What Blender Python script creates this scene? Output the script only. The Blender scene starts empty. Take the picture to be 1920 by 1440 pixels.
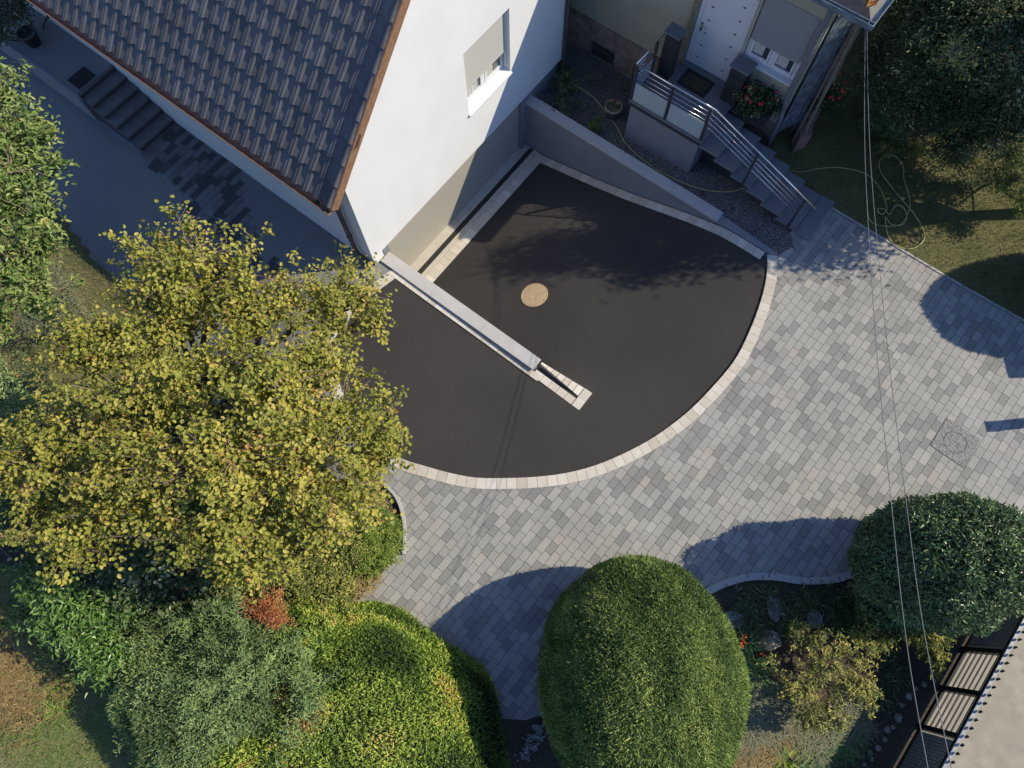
import bpy, bmesh, math, random
import numpy as np
from mathutils import Vector, Matrix
from mathutils.geometry import tessellate_polygon
random.seed(7); RNG = np.random.default_rng(7)
SC = bpy.context.scene; COL = SC.collection
R = math.radians
# ---------------------------------------------------------------- camera, light, exposure
CAM_H, FPX, NAD = 13.5, 1290.0, (975.0, 1160.0)
TILT = math.atan(math.hypot(NAD[0]-960, NAD[1]-720)/FPX); ROLL = math.atan2(NAD[0]-960, NAD[1]-720)
SUN_AZ, SUN_EL = 4.0, 40.0            # azimuth anticlockwise from +X
cd = bpy.data.cameras.new('camera'); cam = bpy.data.objects.new('camera', cd); COL.objects.link(cam)
cd.sensor_width = 36; cd.lens = FPX/1920*36; cd.clip_start = .1; cd.clip_end = 1000
CM = Matrix.Rotation(TILT, 4, 'X') @ Matrix.Rotation(-ROLL, 4, 'Z')
cam.matrix_world = Matrix.Translation((0, 0, CAM_H)) @ CM
SC.camera = cam
W = bpy.data.worlds.new('World'); SC.world = W; W.use_nodes = True
wn = W.node_tree.nodes; wl = W.node_tree.links
sky = wn.new('ShaderNodeTexSky'); sky.sky_type = 'NISHITA'; sky.sun_disc = False
sky.sun_elevation = R(SUN_EL); sky.sun_rotation = R(90-SUN_AZ); sky.altitude = 200
sky.air_density = 1.0; sky.dust_density = 0.6; sky.ozone_density = 2.0
wb = wn.new('ShaderNodeMix'); wb.data_type = 'RGBA'; wb.blend_type = 'MULTIPLY'; wb.inputs[0].default_value = 1; wb.inputs[7].default_value = (.94, 1.12, 1.50, 1)
wl.new(sky.outputs[0], wb.inputs[6]); wl.new(wb.outputs[2], wn['Background'].inputs[0]); wn['Background'].inputs[1].default_value = 0.11
sd = bpy.data.lights.new('sun', 'SUN'); sd.energy = 4.9; sd.angle = R(0.4); sd.color = (1.0, .90, .70)
so = bpy.data.objects.new('sun', sd); COL.objects.link(so)
SUN = Vector((math.cos(R(SUN_EL))*math.cos(R(SUN_AZ)), math.cos(R(SUN_EL))*math.sin(R(SUN_AZ)), math.sin(R(SUN_EL))))
so.rotation_euler = SUN.to_track_quat('Z', 'Y').to_euler(); so.location = (20, 0, 20)
SC.view_settings.view_transform = 'Standard'; SC.view_settings.look = 'None'
SC.view_settings.exposure = 0.0; SC.view_settings.gamma = 1.0
SC.cycles.max_bounces = 6; SC.cycles.transparent_max_bounces = 8
# ---------------------------------------------------------------- geometry of the site
CM3 = CM.to_3x3()
def ray(px, py): return CM3 @ Vector(((px-960)/FPX, -(py-720)/FPX, -1))
def at(px, py, z=0.0):
    d = ray(px, py); k = (z-CAM_H)/d.z
    return Vector((0, 0, CAM_H)) + d*k
A0 = R(50.5)
UX = Vector((math.cos(A0), math.sin(A0), 0)); VX = Vector((-math.sin(A0), math.cos(A0), 0)); ZX = Vector((0, 0, 1))
ORG = at(700, 487, .3); ORG.z = 0
def P(u, v, z=0.0): return ORG + UX*u + VX*v + ZX*z
def uv(p): q = p-ORG; return (q.dot(UX), q.dot(VX))
def onplane(px, py, n, c):
    d = ray(px, py); o = Vector((0, 0, CAM_H)); return o + d*((c-(o-ORG).dot(n))/d.dot(n))
# ---------------------------------------------------------------- object helpers
def tag(o, label=None, cat=None, group=None, kind=None):
    if label: o['label'] = label
    if cat: o['category'] = cat
    if group: o['group'] = group
    if kind: o['kind'] = kind
    return o
def thing(name, label, cat, loc=(0, 0, 0), group=None):
    o = bpy.data.objects.new(name, None); COL.objects.link(o); o.location = loc; o.empty_display_size = .2
    return tag(o, label, cat, group)
def wloc(o):
    l = Vector((0, 0, 0))
    while o is not None: l = l + o.location; o = o.parent
    return l
class MB:
    def __init__(s): s.v = []; s.f = []; s.t = []
    def add(s, vs, fs, tint=None):
        b = len(s.v); s.v += [Vector(x) for x in vs]
        for f in fs: s.f.append([b+i for i in f]); s.t.append(tint if tint is not None else 0.5)
        return s
    def box(s, o, a, b, c, tint=None):      # corner o, three edge vectors
        o = Vector(o); a = Vector(a); b = Vector(b); c = Vector(c)
        vs = [o, o+a, o+a+b, o+b, o+c, o+a+c, o+a+b+c, o+b+c]
        fs = [(0,3,2,1), (4,5,6,7), (0,1,5,4), (1,2,6,5), (2,3,7,6), (3,0,4,7)]
        if a.cross(b).dot(c) < 0: fs = [f[::-1] for f in fs]
        return s.add(vs, fs, tint)
    def ubox(s, u0, u1, v0, v1, z0, z1, tint=None):
        return s.box(P(u0, v0, z0), UX*(u1-u0), VX*(v1-v0), ZX*(z1-z0), tint)
    def prism(s, pts, h, tint=None, up=None):   # pts: loop of Vectors (any plane), extruded by vector h
        n = len(pts); h = Vector(h) if not isinstance(h, (int, float)) else ZX*h
        tri = tessellate_polygon([pts]); vs = list(pts)+[p+h for p in pts]; fs = []
        nn = sum(((pts[i]).cross(pts[(i+1) % n]) for i in range(n)), Vector((0,0,0)))
        flip = nn.dot(h) > 0
        for t in tri:
            a, b, c = t; nm = (pts[b]-pts[a]).cross(pts[c]-pts[a])
            if nm.dot(h) > 0: a, b, c = c, b, a
            fs.append((a, b, c)); fs.append((c+n, b+n, a+n))
        for i in range(n):
            j = (i+1) % n; q = (i, j, j+n, i+n); fs.append(q if flip else q[::-1])
        return s.add(vs, fs, tint)
    def sheet(s, loops, tint=None):             # flat polygon with holes
        tri = tessellate_polygon(loops); flat = [p for l in loops for p in l]; fs = []
        for a, b, c in tri:
            if (flat[b]-flat[a]).cross(flat[c]-flat[a]).z < 0: a, b, c = c, b, a
            fs.append((a, b, c))
        return s.add(flat, fs, tint)
    def tube(s, pts, r, n=8, tint=None, caps=True, flat=1.0):
        pts = [Vector(p) for p in pts]; rs = r if isinstance(r, (list, tuple)) else [r]*len(pts)
        base = len(s.v); prev = None
        for i, p in enumerate(pts):
            d = (pts[min(i+1, len(pts)-1)]-pts[max(i-1, 0)]).normalized()
            if prev is None: a = d.cross(Vector((0.01, .02, 1)));  a = a if a.length > .05 else d.cross(Vector((1, 0, 0)))
            else: a = prev - d*prev.dot(d)
            a.normalize(); prev = a; b = d.cross(a)
            for k in range(n):
                t = 2*math.pi*k/n; s.v.append(p + a*math.cos(t)*rs[i] + b*math.sin(t)*rs[i]*flat)
        for i in range(len(pts)-1):
            for k in range(n):
                q = base+i*n+k; w = base+i*n+(k+1) % n
                s.f.append([q, w, w+n, q+n]); s.t.append(tint if tint is not None else .5)
        if caps:
            s.f.append([base+k for k in range(n)][::-1]); s.t.append(.5)
            e = base+(len(pts)-1)*n; s.f.append([e+k for k in range(n)]); s.t.append(.5)
        return s
    def lathe(s, c, prof, n=24, tint=None):     # prof: (r, z) list bottom to top
        c = Vector(c); base = len(s.v)
        for r, z in prof:
            for k in range(n):
                t = 2*math.pi*k/n; s.v.append(c+Vector((r*math.cos(t), r*math.sin(t), z)))
        for i in range(len(prof)-1):
            for k in range(n):
                q = base+i*n+k; w = base+i*n+(k+1) % n
                s.f.append([q, w, w+n, q+n]); s.t.append(tint if tint is not None else .5)
        e = base+(len(prof)-1)*n; s.f.append([e+k for k in range(n)]); s.t.append(.5)
        s.f.append([base+k for k in range(n)][::-1]); s.t.append(.5)
        return s
    def build(s, name, mat, parent=None, smooth=False, bevel=0):
        off = wloc(parent) if parent else Vector((0, 0, 0))
        me = bpy.data.meshes.new(name)
        me.from_pydata([tuple(v-off) for v in s.v], [], s.f)
        a = me.attributes.new('tint', 'FLOAT', 'FACE'); a.data.foreach_set('value', s.t)
        me.materials.append(mat)
        if smooth: me.polygons.foreach_set('use_smooth', [True]*len(me.polygons))
        me.update()
        o = bpy.data.objects.new(name, me); COL.objects.link(o)
        if parent: o.parent = parent
        if bevel:
            m = o.modifiers.new('bevel', 'BEVEL'); m.width = bevel; m.segments = 2; m.limit_method = 'ANGLE'
        return o
def npmesh(name, V_, F_, tint, mat, parent=None, smooth=False):
    # V_ (n,3), F_ (m,k) with constant k, tint (m,)
    off = wloc(parent) if parent else Vector((0, 0, 0))
    V_ = np.asarray(V_, np.float32) - np.array(off, np.float32); F_ = np.asarray(F_, np.int32)
    me = bpy.data.meshes.new(name); m, k = F_.shape
    me.vertices.add(len(V_)); me.vertices.foreach_set('co', V_.ravel())
    me.loops.add(m*k); me.loops.foreach_set('vertex_index', F_.ravel())
    me.polygons.add(m); me.polygons.foreach_set('loop_start', np.arange(0, m*k, k, dtype=np.int32))
    try: me.polygons.foreach_set('loop_total', np.full(m, k, np.int32))
    except Exception: pass
    me.polygons.foreach_set('use_smooth', np.full(m, smooth))
    a = me.attributes.new('tint', 'FLOAT', 'FACE'); a.data.foreach_set('value', np.asarray(tint, np.float32))
    me.materials.append(mat); me.update(calc_edges=True)
    o = bpy.data.objects.new(name, me); COL.objects.link(o)
    if parent: o.parent = parent
    return o
# ---------------------------------------------------------------- materials
MATS = {}
def srgb(r, g, b):
    f = lambda c: (c/255/12.92 if c/255 <= .04045 else ((c/255+.055)/1.055)**2.4)
    return (f(r), f(g), f(b), 1)
def mat(name, base, rough=.7, noise=0.0, nscale=8.0, detail=6, bump=0.0, bscale=60.0, metal=0, spec=.5, base2=None, alpha=None, stain=0.0, sscale=.8):
    m = bpy.data.materials.new(name); m.use_nodes = True; MATS[name] = m
    n = m.node_tree.nodes; l = m.node_tree.links; b = n['Principled BSDF']
    b.inputs['Roughness'].default_value = rough; b.inputs['Metallic'].default_value = metal
    b.inputs['Specular IOR Level'].default_value = spec
    base = tuple(base[:3])+(1,)
    tc = n.new('ShaderNodeTexCoord')
    out = None
    rgb = n.new('ShaderNodeRGB'); rgb.outputs[0].default_value = base; out = rgb.outputs[0]
    def mixn(col, fac_out, c2, lo=.35, hi=.65, amt=1.0):
        r = n.new('ShaderNodeMapRange'); r.inputs[1].default_value = lo; r.inputs[2].default_value = hi
        r.inputs[3].default_value = 0; r.inputs[4].default_value = amt; l.new(fac_out, r.inputs[0])
        x = n.new('ShaderNodeMix'); x.data_type = 'RGBA'; l.new(r.outputs[0], x.inputs[0]); l.new(col, x.inputs[6])
        x.inputs[7].default_value = c2; return x.outputs[2]
    if noise:
        t = n.new('ShaderNodeTexNoise'); t.inputs['Scale'].default_value = nscale; t.inputs['Detail'].default_value = detail
        l.new(tc.outputs['Object'], t.inputs['Vector'])
        c2 = base2 if base2 is not None else tuple(min(1, c*(1-noise)) for c in base[:3])
        out = mixn(out, t.outputs[0], tuple(c2[:3])+(1,))
    if stain:
        t = n.new('ShaderNodeTexNoise'); t.inputs['Scale'].default_value = sscale; t.inputs['Detail'].default_value = 4
        l.new(tc.outputs['Object'], t.inputs['Vector'])
        out = mixn(out, t.outputs[0], tuple(c*(1-stain) for c in base[:3])+(1,), .4, .7)
    l.new(out, b.inputs['Base Color'])
    if bump:
        t = n.new('ShaderNodeTexNoise'); t.inputs['Scale'].default_value = bscale; t.inputs['Detail'].default_value = 5
        l.new(tc.outputs['Object'], t.inputs['Vector'])
        bp = n.new('ShaderNodeBump'); bp.inputs['Strength'].default_value = bump; bp.inputs['Distance'].default_value = .02
        l.new(t.outputs[0], bp.inputs['Height']); l.new(bp.outputs[0], b.inputs['Normal'])
    return m
def ramp_nodes(n, l, stops, fac):
    r = n.new('ShaderNodeValToRGB'); e = r.color_ramp.elements
    while len(e) > 1: e.remove(e[-1])
    e[0].position = stops[0][0]; e[0].color = tuple(stops[0][1][:3])+(1,)
    for p, c in stops[1:]: q = e.new(p); q.color = tuple(c[:3])+(1,)
    l.new(fac, r.inputs[0]); return r.outputs[0]
def tintmat(name, stops, rough=.7, spec=.4, noise=.12, nscale=6, bump=.0, bscale=80, trans=0.0, fine=0.0):
    m = bpy.data.materials.new(name); m.use_nodes = True; MATS[name] = m
    n = m.node_tree.nodes; l = m.node_tree.links; b = n['Principled BSDF']; out = n['Material Output']
    a = n.new('ShaderNodeAttribute'); a.attribute_name = 'tint'
    c = ramp_nodes(n, l, stops, a.outputs['Fac'])
    tc = n.new('ShaderNodeTexCoord')
    for sc_, am in ((nscale, noise), (bscale, fine)):
        if not am: continue
        t = n.new('ShaderNodeTexNoise'); t.inputs['Scale'].default_value = sc_; t.inputs['Detail'].default_value = 5
        l.new(tc.outputs['Object'], t.inputs['Vector'])
        r = n.new('ShaderNodeMapRange'); r.inputs[1].default_value = .3; r.inputs[2].default_value = .7
        r.inputs[3].default_value = 1-am; r.inputs[4].default_value = 1+am; l.new(t.outputs[0], r.inputs[0])
        x = n.new('ShaderNodeMix'); x.data_type = 'RGBA'; x.blend_type = 'MULTIPLY'; x.inputs[0].default_value = 1
        l.new(c, x.inputs[6]); l.new(r.outputs[0], x.inputs[7]); c = x.outputs[2]
    l.new(c, b.inputs['Base Color']); b.inputs['Roughness'].default_value = rough; b.inputs['Specular IOR Level'].default_value = spec
    if bump:
        t = n.new('ShaderNodeTexNoise'); t.inputs['Scale'].default_value = bscale
        l.new(tc.outputs['Object'], t.inputs['Vector'])
        bp = n.new('ShaderNodeBump'); bp.inputs['Strength'].default_value = bump; bp.inputs['Distance'].default_value = .01
        l.new(t.outputs[0], bp.inputs['Height']); l.new(bp.outputs[0], b.inputs['Normal'])
    if trans:
        tr = n.new('ShaderNodeBsdfTranslucent'); l.new(c, tr.inputs[0]); mx = n.new('ShaderNodeMixShader'); mx.inputs[0].default_value = trans
        l.new(b.outputs[0], mx.inputs[1]); l.new(tr.outputs[0], mx.inputs[2]); l.new(mx.outputs[0], out.inputs[0])
    return m
M = {}
M['white'] = mat('white_render', (.80, .80, .80), .85, noise=.05, nscale=1.1, bump=.25, bscale=250)
M['greywall'] = mat('grey_render', (.235, .25, .275), .85, noise=.10, nscale=2, bump=.2, bscale=200)
M['coping'] = mat('coping_stone', (.50, .49, .47), .8, noise=.12, nscale=5, bump=.15, stain=.12)
M['conc'] = mat('pale_concrete', (.56, .52, .44), .85, noise=.15, nscale=6, bump=.15, base2=(.44, .40, .32), stain=.15)
M['asphalt'] = mat('asphalt', (.060, .054, .052), .9, noise=.4, nscale=85, detail=8, bump=.6, bscale=150, base2=(.032, .028, .027), stain=.42, sscale=.42)
M['kerb'] = tintmat('kerb_blocks', [(0, (.50, .45, .37)), (.5, (.58, .53, .45)), (1, (.64, .60, .53))], .85, noise=.06, nscale=9, fine=.05)
M['paver'] = tintmat('driveway_pavers', [(0, (.225, .225, .212)), (.26, (.262, .26, .245)), (.30, (.305, .302, .282)), (.7, (.336, .330, .308)), (.92, (.365, .355, .328)), (1, (.365, .335, .30))], .82, noise=.10, nscale=.9, fine=.14, bscale=70, bump=.15)
M['paver_dark'] = tintmat('path_pavers', [(0, (.075, .075, .078)), (.35, (.085, .082, .08)), (.4, (.15, .145, .14)), (1, (.21, .205, .20))], .85, noise=.1, fine=.1, bscale=100)
M['joint'] = mat('joint_sand', (.09, .082, .072), .95, noise=.3, nscale=30)
M['resin'] = mat('resin_gravel', (.30, .30, .28), .85, noise=.6, nscale=55, detail=8, bump=.7, bscale=150, base2=(.16, .165, .17), stain=.15)
M['gravel'] = mat('gravel', (.045, .043, .042), .95, noise=.8, nscale=24, detail=8, bump=1, bscale=30, base2=(.22, .21, .20))
M['soil'] = mat('soil', (.045, .035, .025), .95, noise=.5, nscale=20, bump=.8, bscale=25, base2=(.09, .07, .045))
M['ground'] = mat('ground', (.10, .10, .045), .95, noise=.6, nscale=3, bump=.6, bscale=20, base2=(.16, .13, .07))
M['drylawn'] = mat('dry_lawn', (.11, .12, .045), .95, noise=.6, nscale=1.6, bump=1, bscale=30, base2=(.17, .15, .065))
M['lawn'] = mat('lawn', (.13, .18, .05), .95, noise=.6, nscale=2.2, bump=1, bscale=30, base2=(.20, .18, .08))
M['street'] = mat('street', (.40, .36, .275), .9, noise=.25, nscale=4, bump=.3, bscale=120, base2=(.31, .275, .21), stain=.2)
M['tile'] = tintmat('roof_tiles', [(0, (.120, .115, .114)), (1, (.168, .156, .152))], .8, spec=.25, noise=.18, nscale=3, fine=.08)
M['copper'] = mat('brown_metal', (.30, .175, .105), .5, noise=.25, nscale=12, metal=.0, base2=(.22, .12, .07))
M['brown'] = mat('dark_brown_metal', (.085, .06, .048), .5, noise=.2)
M['pvc'] = mat('white_frame', (.72, .73, .74), .4)
M['shutter'] = mat('beige_shutter', (.50, .49, .46), .55)
M['shutter2'] = mat('grey_shutter', (.30, .31, .31), .6)
M['glass'] = mat('window_glass', (.05, .06, .07), .06, spec=.8)
M['curtain'] = mat('curtain', (.62, .62, .58), .9, noise=.3, nscale=14)
M['door'] = mat('garage_door', (.40, .375, .315), .6, noise=.06)
M['anth'] = mat('anthracite', (.045, .05, .058), .5, noise=.15)
M['slate'] = mat('slate_facing', (.04, .042, .045), .8, noise=.4, nscale=9, bump=.5, bscale=30)
M['slab'] = mat('grey_slab', (.20, .205, .215), .7, noise=.2, nscale=7, stain=.15)
M['slabcap'] = mat('slate_cap', (.17, .18, .20), .6, noise=.1)
M['steel'] = mat('stainless_steel', (.72, .72, .74), .22, metal=1)
M['frost'] = mat('frosted_glass', (.42, .50, .50), .35, spec=.5)
M['cream'] = mat('cream_render', (.46, .44, .33), .9, noise=.2, nscale=1.2, stain=.2, bump=.2, bscale=120)
M['plinth'] = mat('stained_plinth', (.20, .13, .10), .95, noise=.6, nscale=5, base2=(.30, .25, .21), bump=.4, bscale=40)
M['mat'] = mat('door_mat', (.03, .03, .032), .95, noise=.3, nscale=30); M['mat2'] = mat('door_mat_centre', (.085, .075, .045), .95, noise=.5, nscale=20)
M['terracotta'] = mat('pale_pot', (.40, .33, .25), .85, noise=.25, nscale=15)
M['pinkpot'] = mat('pink_pot', (.34, .18, .16), .8, noise=.2)
M['hose'] = mat('hose', (.52, .50, .20), .5)
M['iron'] = mat('cast_iron_rusty', (.58, .44, .28), .85, noise=.3, nscale=25, base2=(.44, .31, .18))
M['cover'] = mat('concrete_cover', (.34, .34, .33), .85, noise=.6, nscale=38, detail=1, bump=1, bscale=50, base2=(.15, .155, .155))
M['panel'] = mat('grey_metal_panel', (.46, .48, .47), .5, noise=.3, nscale=20)
M['grate'] = mat('drain_grate', (.06, .058, .05), .5, metal=.3)
M['bark'] = mat('bark', (.13, .10, .07), .9, noise=.4, nscale=20)
M['twig'] = mat('twig', (.30, .22, .16), .9)
M['fence'] = mat('black_metal', (.012, .013, .015), .45); M['rail'] = mat('grey_rail', (.30, .33, .35), .45)
M['wire'] = mat('cable', (.16, .16, .165), .6)
M['rooftile2'] = mat('dark_roof', (.05, .05, .06), .5, noise=.4, nscale=12)
M['wood'] = mat('weathered_wood', (.20, .14, .09), .85, noise=.4, nscale=15, base2=(.32, .26, .19))
M['plastic'] = mat('clear_plastic', (.20, .25, .28), .18, spec=.8, noise=.5, nscale=5, base2=(.10, .12, .14))
M['stone'] = mat('pale_stone', (.40, .36, .29), .9, noise=.45, nscale=10, bump=.4, bscale=25)
M['step'] = mat('stepping_stone', (.24, .24, .24), .9, noise=.2, nscale=8)
M['red'] = mat('red_petals', (.80, .07, .08), .6); M['orange'] = mat('orange_petals', (.75, .12, .02), .6)
M['dleaf'] = mat('dry_leaf', (.55, .25, .06), .8, noise=.4, nscale=12)
# ---------------------------------------------------------------- foliage helpers
def unit(a): return a/np.maximum(np.linalg.norm(a, axis=-1, keepdims=True), 1e-9)
def leafpoly(pos, nrm, dirv, L, Wd, cup=.15):
    n = len(pos); d = unit(dirv - nrm*np.sum(dirv*nrm, -1, keepdims=True)); w = np.cross(nrm, d)
    L = np.broadcast_to(L, (n,))[:, None]; Wd = np.broadcast_to(Wd, (n,))[:, None]
    v = np.empty((n, 6, 3), np.float32)
    v[:, 0] = pos; v[:, 1] = pos+d*L*.30+w*Wd*.46+nrm*Wd*cup; v[:, 2] = pos+d*L*.72+w*Wd*.36+nrm*Wd*cup
    v[:, 3] = pos+d*L-nrm*L*.08; v[:, 4] = pos+d*L*.72-w*Wd*.36+nrm*Wd*cup; v[:, 5] = pos+d*L*.30-w*Wd*.46+nrm*Wd*cup
    b = np.arange(n)[:, None]*6
    f = np.concatenate([b+np.array([0, 1, 2, 3]), b+np.array([0, 3, 4, 5])], 1).reshape(-1, 4)
    f = f[:, ::-1]
    return v.reshape(-1, 3), f
def needlepoly(pos, nrm, dirv, L, Wd):
    n = len(pos); d = unit(dirv); w = unit(np.cross(nrm, d)+1e-6)
    L = np.broadcast_to(L, (n,))[:, None]; Wd = np.broadcast_to(Wd, (n,))[:, None]
    v = np.empty((n, 4, 3), np.float32); v[:, 0] = pos; v[:, 1] = pos+d*L*.45+w*Wd*.5; v[:, 2] = pos+d*L; v[:, 3] = pos+d*L*.45-w*Wd*.5
    f = (np.arange(n)[:, None]*4+np.array([0, 1, 2, 3]))
    return v.reshape(-1, 3), f
def foliage(name, parts, mat_, parent=None):  # parts: list of (V,F,tintPerLeaf,facesPerLeaf)
    Vs, Fs, Ts, off = [], [], [], 0
    for v, f, t, k in parts:
        Vs.append(v); Fs.append(f+off); Ts.append(np.repeat(t, k)); off += len(v)
    return npmesh(name, np.concatenate(Vs), np.concatenate(Fs), np.clip(np.concatenate(Ts), 0, 1), mat_, parent)
def leafmat(name, stops, rough=.55, spec=.35, trans=.22): return tintmat(name, stops, rough, spec, noise=.0, trans=trans)
def sph(n): a = RNG.normal(size=(n, 3)); return unit(a)
def cone_tubes(mb, A, B, r0, r1, n=4, wob=.06):
    A = Vector(A); B = Vector(B); L = (B-A).length
    m1 = A.lerp(B, .4)+Vector(RNG.normal(size=3)*wob*L); m2 = A.lerp(B, .75)+Vector(RNG.normal(size=3)*wob*L)
    mb.tube([A, m1, m2, B], [r0, r0*.75+r1*.25, r0*.4+r1*.6, r1], n, caps=False)
def leafy(root, base, blobs, lm, leafL=.09, leafW=.07, per=22, dens=9.0, spread=.16, up=.8, trunk_r=.09, twigs=True, crown='crown', core=None, hollow=.55, fork=None, tint0=.5, tsd=.22, twig_m='twig', seedtint=.16, shell=.35, irr=.18, fea=2.0, rnd=.42, shn=.0):
    """blobs: (centre Vector, (rx,ry,rz)); clusters of leaves on real twigs that fan out through each blob"""
    parts = []; tw = MB(); tr = MB(); base = Vector(base)
    zc = sum(b[0].z for b in blobs)/len(blobs); cen = sum((b[0] for b in blobs), Vector((0,0,0)))/len(blobs)
    fk = Vector(fork) if fork is not None else base.lerp(cen, .35)
    tr.tube([base, base.lerp(fk, .5)+Vector((.02, .03, 0)), fk], [trunk_r*1.2, trunk_r, trunk_r*.85], 10)
    for c, rad in blobs:
        rx, ry, rz = rad; area = (rx*ry+rx*rz+ry*rz)*4.2
        k = max(4, int(area*dens)); d = sph(k); d[:, 2] = np.where(d[:, 2] < -.35, -d[:, 2], d[:, 2])
        rr = hollow+(1.04-hollow)*RNG.random(k)**shell
        lob = 1+lumpy(0, irr, 3.0)(d)+lumpy(0, irr*.6, 8.0)(d)
        cc = np.array(c)+d*(rr*lob)[:, None]*np.array(rad)+RNG.normal(size=(k, 3))*.05
        root_pt = Vector(c)-Vector((0, 0, rz*.5))
        cone_tubes(tr, fk, root_pt, trunk_r*.6, trunk_r*.25, 6)
        cl_t = RNG.normal(size=k)*seedtint
        nb = max(3, k//9); hubs = np.array(c)+sph(nb)*np.array(rad)*.45
        for h in hubs: cone_tubes(tr, root_pt, h, trunk_r*.25, .012, 4)
        dist = np.linalg.norm(cc[:, None]-hubs[None], axis=2); near = dist.argmin(1)
        if twigs:
            for i in range(k): cone_tubes(tw, hubs[near[i]], cc[i]+(cc[i]-hubs[near[i]])*.12, .008, .003, 3, .08)
        out = unit(cc-np.array(c))
        tdir = unit(unit(cc-hubs[near])+np.array([0, 0, .3]))
        n = k*per; ci = np.repeat(np.arange(k), per)
        t = RNG.random(n)
        pos = cc[ci]+tdir[ci]*((t-.7)*spread*fea)[:, None]+RNG.normal(size=(n, 3))*spread*(.5 if fea < 2.5 else .36)
        cn = RNG.normal(size=(k, 3))*shn
        nr = unit(np.array([0, 0, up])+out[ci]*.45+np.array(SUN)*.25+cn[ci]+RNG.normal(size=(n, 3))*rnd)
        dv = unit(tdir[ci]*.6+RNG.normal(size=(n, 3))*.7+np.array([0, 0, -.15]))
        sz = RNG.uniform(.65, 1.15, n)
        v, f = leafpoly(pos, nr, dv, leafL*sz, leafW*sz)
        parts.append((v, f, tint0+cl_t[ci]+RNG.normal(size=n)*tsd, 2))
    foliage(crown, parts, lm, root)
    tr.build('trunk', M['bark'], root, True)
    if twigs: tw.build('twigs', M[twig_m], root, True)
def lumpy(seedv, amp, fr):   # smooth pseudo noise on directions / positions
    ph = RNG.uniform(0, 6.28, (6, 3)); w = RNG.normal(size=(6, 3))*fr
    def f(p):
        s = 0
        for i in range(6): s = s+np.sin(p@w[i]+ph[i, 0])
        return amp*s/2.4
    return f
def clipped(root, c, rad, n, lm, L=.06, Wd=.018, power=2.0, amp=.04, fr=4, zmin=-.6, tint0=.5, tsd=.2, up=.3, tilt=.5, core=True, name='foliage', thick=.12, corename='inner_branches', tclump=.12, gaps=0.0, jag=0.0, corescale=.93, outw=.9):
    """dense clipped shrub: needles on a lumpy (super)ellipsoid shell over a dark twiggy core"""
    c = np.array(c); rad = np.array(rad, float); d = sph(int(n*1.6)); d = d[d[:, 2] > zmin][:n]; n = len(d)
    pw = power; s = (np.abs(d)**pw).sum(1)**(-1/pw)
    sh = d*s[:, None]; lf = lumpy(0, amp, fr); r = 1+lf(sh)+lumpy(0, amp*.5, fr*3)(sh)
    tcl = lumpy(1, tclump, fr*1.3)(sh)+lumpy(1, tclump*.8, fr*5)(sh)
    g = lumpy(2, 1.0, fr*4)(sh)
    depth = RNG.random(n)**1.6*thick
    if gaps: depth = depth+np.where(g > 1.0-gaps, .10, 0)*RNG.random(n)
    pos = c+sh*(r[:, None])*rad-unit(sh*rad)*depth[:, None]
    nr0 = unit(sh/rad)
    dv = unit(nr0*outw+RNG.normal(size=(n, 3))*tilt+np.array([0, 0, up]))
    nn = unit(RNG.normal(size=(n, 3))*.6+nr0*1.2)
    sz = RNG.uniform(.6, 1.2, n)*(1+jag*(RNG.random(n) > .985))
    v, f = needlepoly(pos, nn, dv, L*sz, Wd*RNG.uniform(.7, 1.2, n))
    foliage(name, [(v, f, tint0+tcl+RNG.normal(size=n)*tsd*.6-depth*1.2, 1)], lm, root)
    if core:
        nu, nv = 40, 22; pv = []
        for i in range(nv+1):
            th = math.pi*i/nv
            for j in range(nu):
                ph = 2*math.pi*j/nu; pv.append([math.sin(th)*math.cos(ph), math.sin(th)*math.sin(ph), max(zmin, math.cos(th))])
        pv = np.array(pv); s2 = (np.abs(pv)**pw).sum(1)**(-1/pw); q = pv*s2[:, None]; rr = 1+lf(q)
        q = c+q*rr[:, None]*rad*corescale
        fs = [[i*nu+j, i*nu+(j+1) % nu, (i+1)*nu+(j+1) % nu, (i+1)*nu+j] for i in range(nv) for j in range(nu)]
        npmesh(corename, q, np.array(fs), np.full(len(fs), .1), M['core'], root, True)
M['core'] = mat('dense_twigs', (.035, .04, .02), .95, noise=.5, nscale=20)
def grass(name, poly, n, lm, h=.07, w=.012, z=0.0, lean=.5, holes=(), tint0=.5, tsd=.25, label=None, parent=None, zfun=None, patch=.25):
    xs = np.array([p[0] for p in poly]); ys = np.array([p[1] for p in poly])
    q = RNG.uniform([xs.min(), ys.min()], [xs.max(), ys.max()], (n*3, 2))
    ins = inside(q, poly)
    for hpoly in holes: ins &= ~inside(q, hpoly)
    q = q[ins][:n]; n = len(q)
    pos = np.c_[q, np.full(n, z)]
    if zfun is not None: pos[:, 2] = zfun(q)
    pf = lumpy(0, patch, 1.1)(pos)+lumpy(0, patch*.6, 4)(pos)
    d = unit(np.c_[RNG.normal(size=(n, 2))*lean, np.ones(n)])
    nn = unit(np.c_[RNG.normal(size=(n, 2)), np.full(n, .4)])
    v, f = needlepoly(pos, nn, d, h*RNG.uniform(.5, 1.3, n), w)
    o = foliage(name, [(v, f, tint0+pf+RNG.normal(size=n)*tsd, 1)], lm, parent)
    return o
def inside(q, poly):
    x = q[:, 0]; y = q[:, 1]; r = np.zeros(len(q), bool); n = len(poly); j = n-1
    for i in range(n):
        xi, yi = poly[i][0], poly[i][1]; xj, yj = poly[j][0], poly[j][1]
        c = ((yi > y) != (yj > y)) & (x < (xj-xi)*(y-yi)/((yj-yi) if yj != yi else 1e-12)+xi); r ^= c; j = i
    return r
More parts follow.
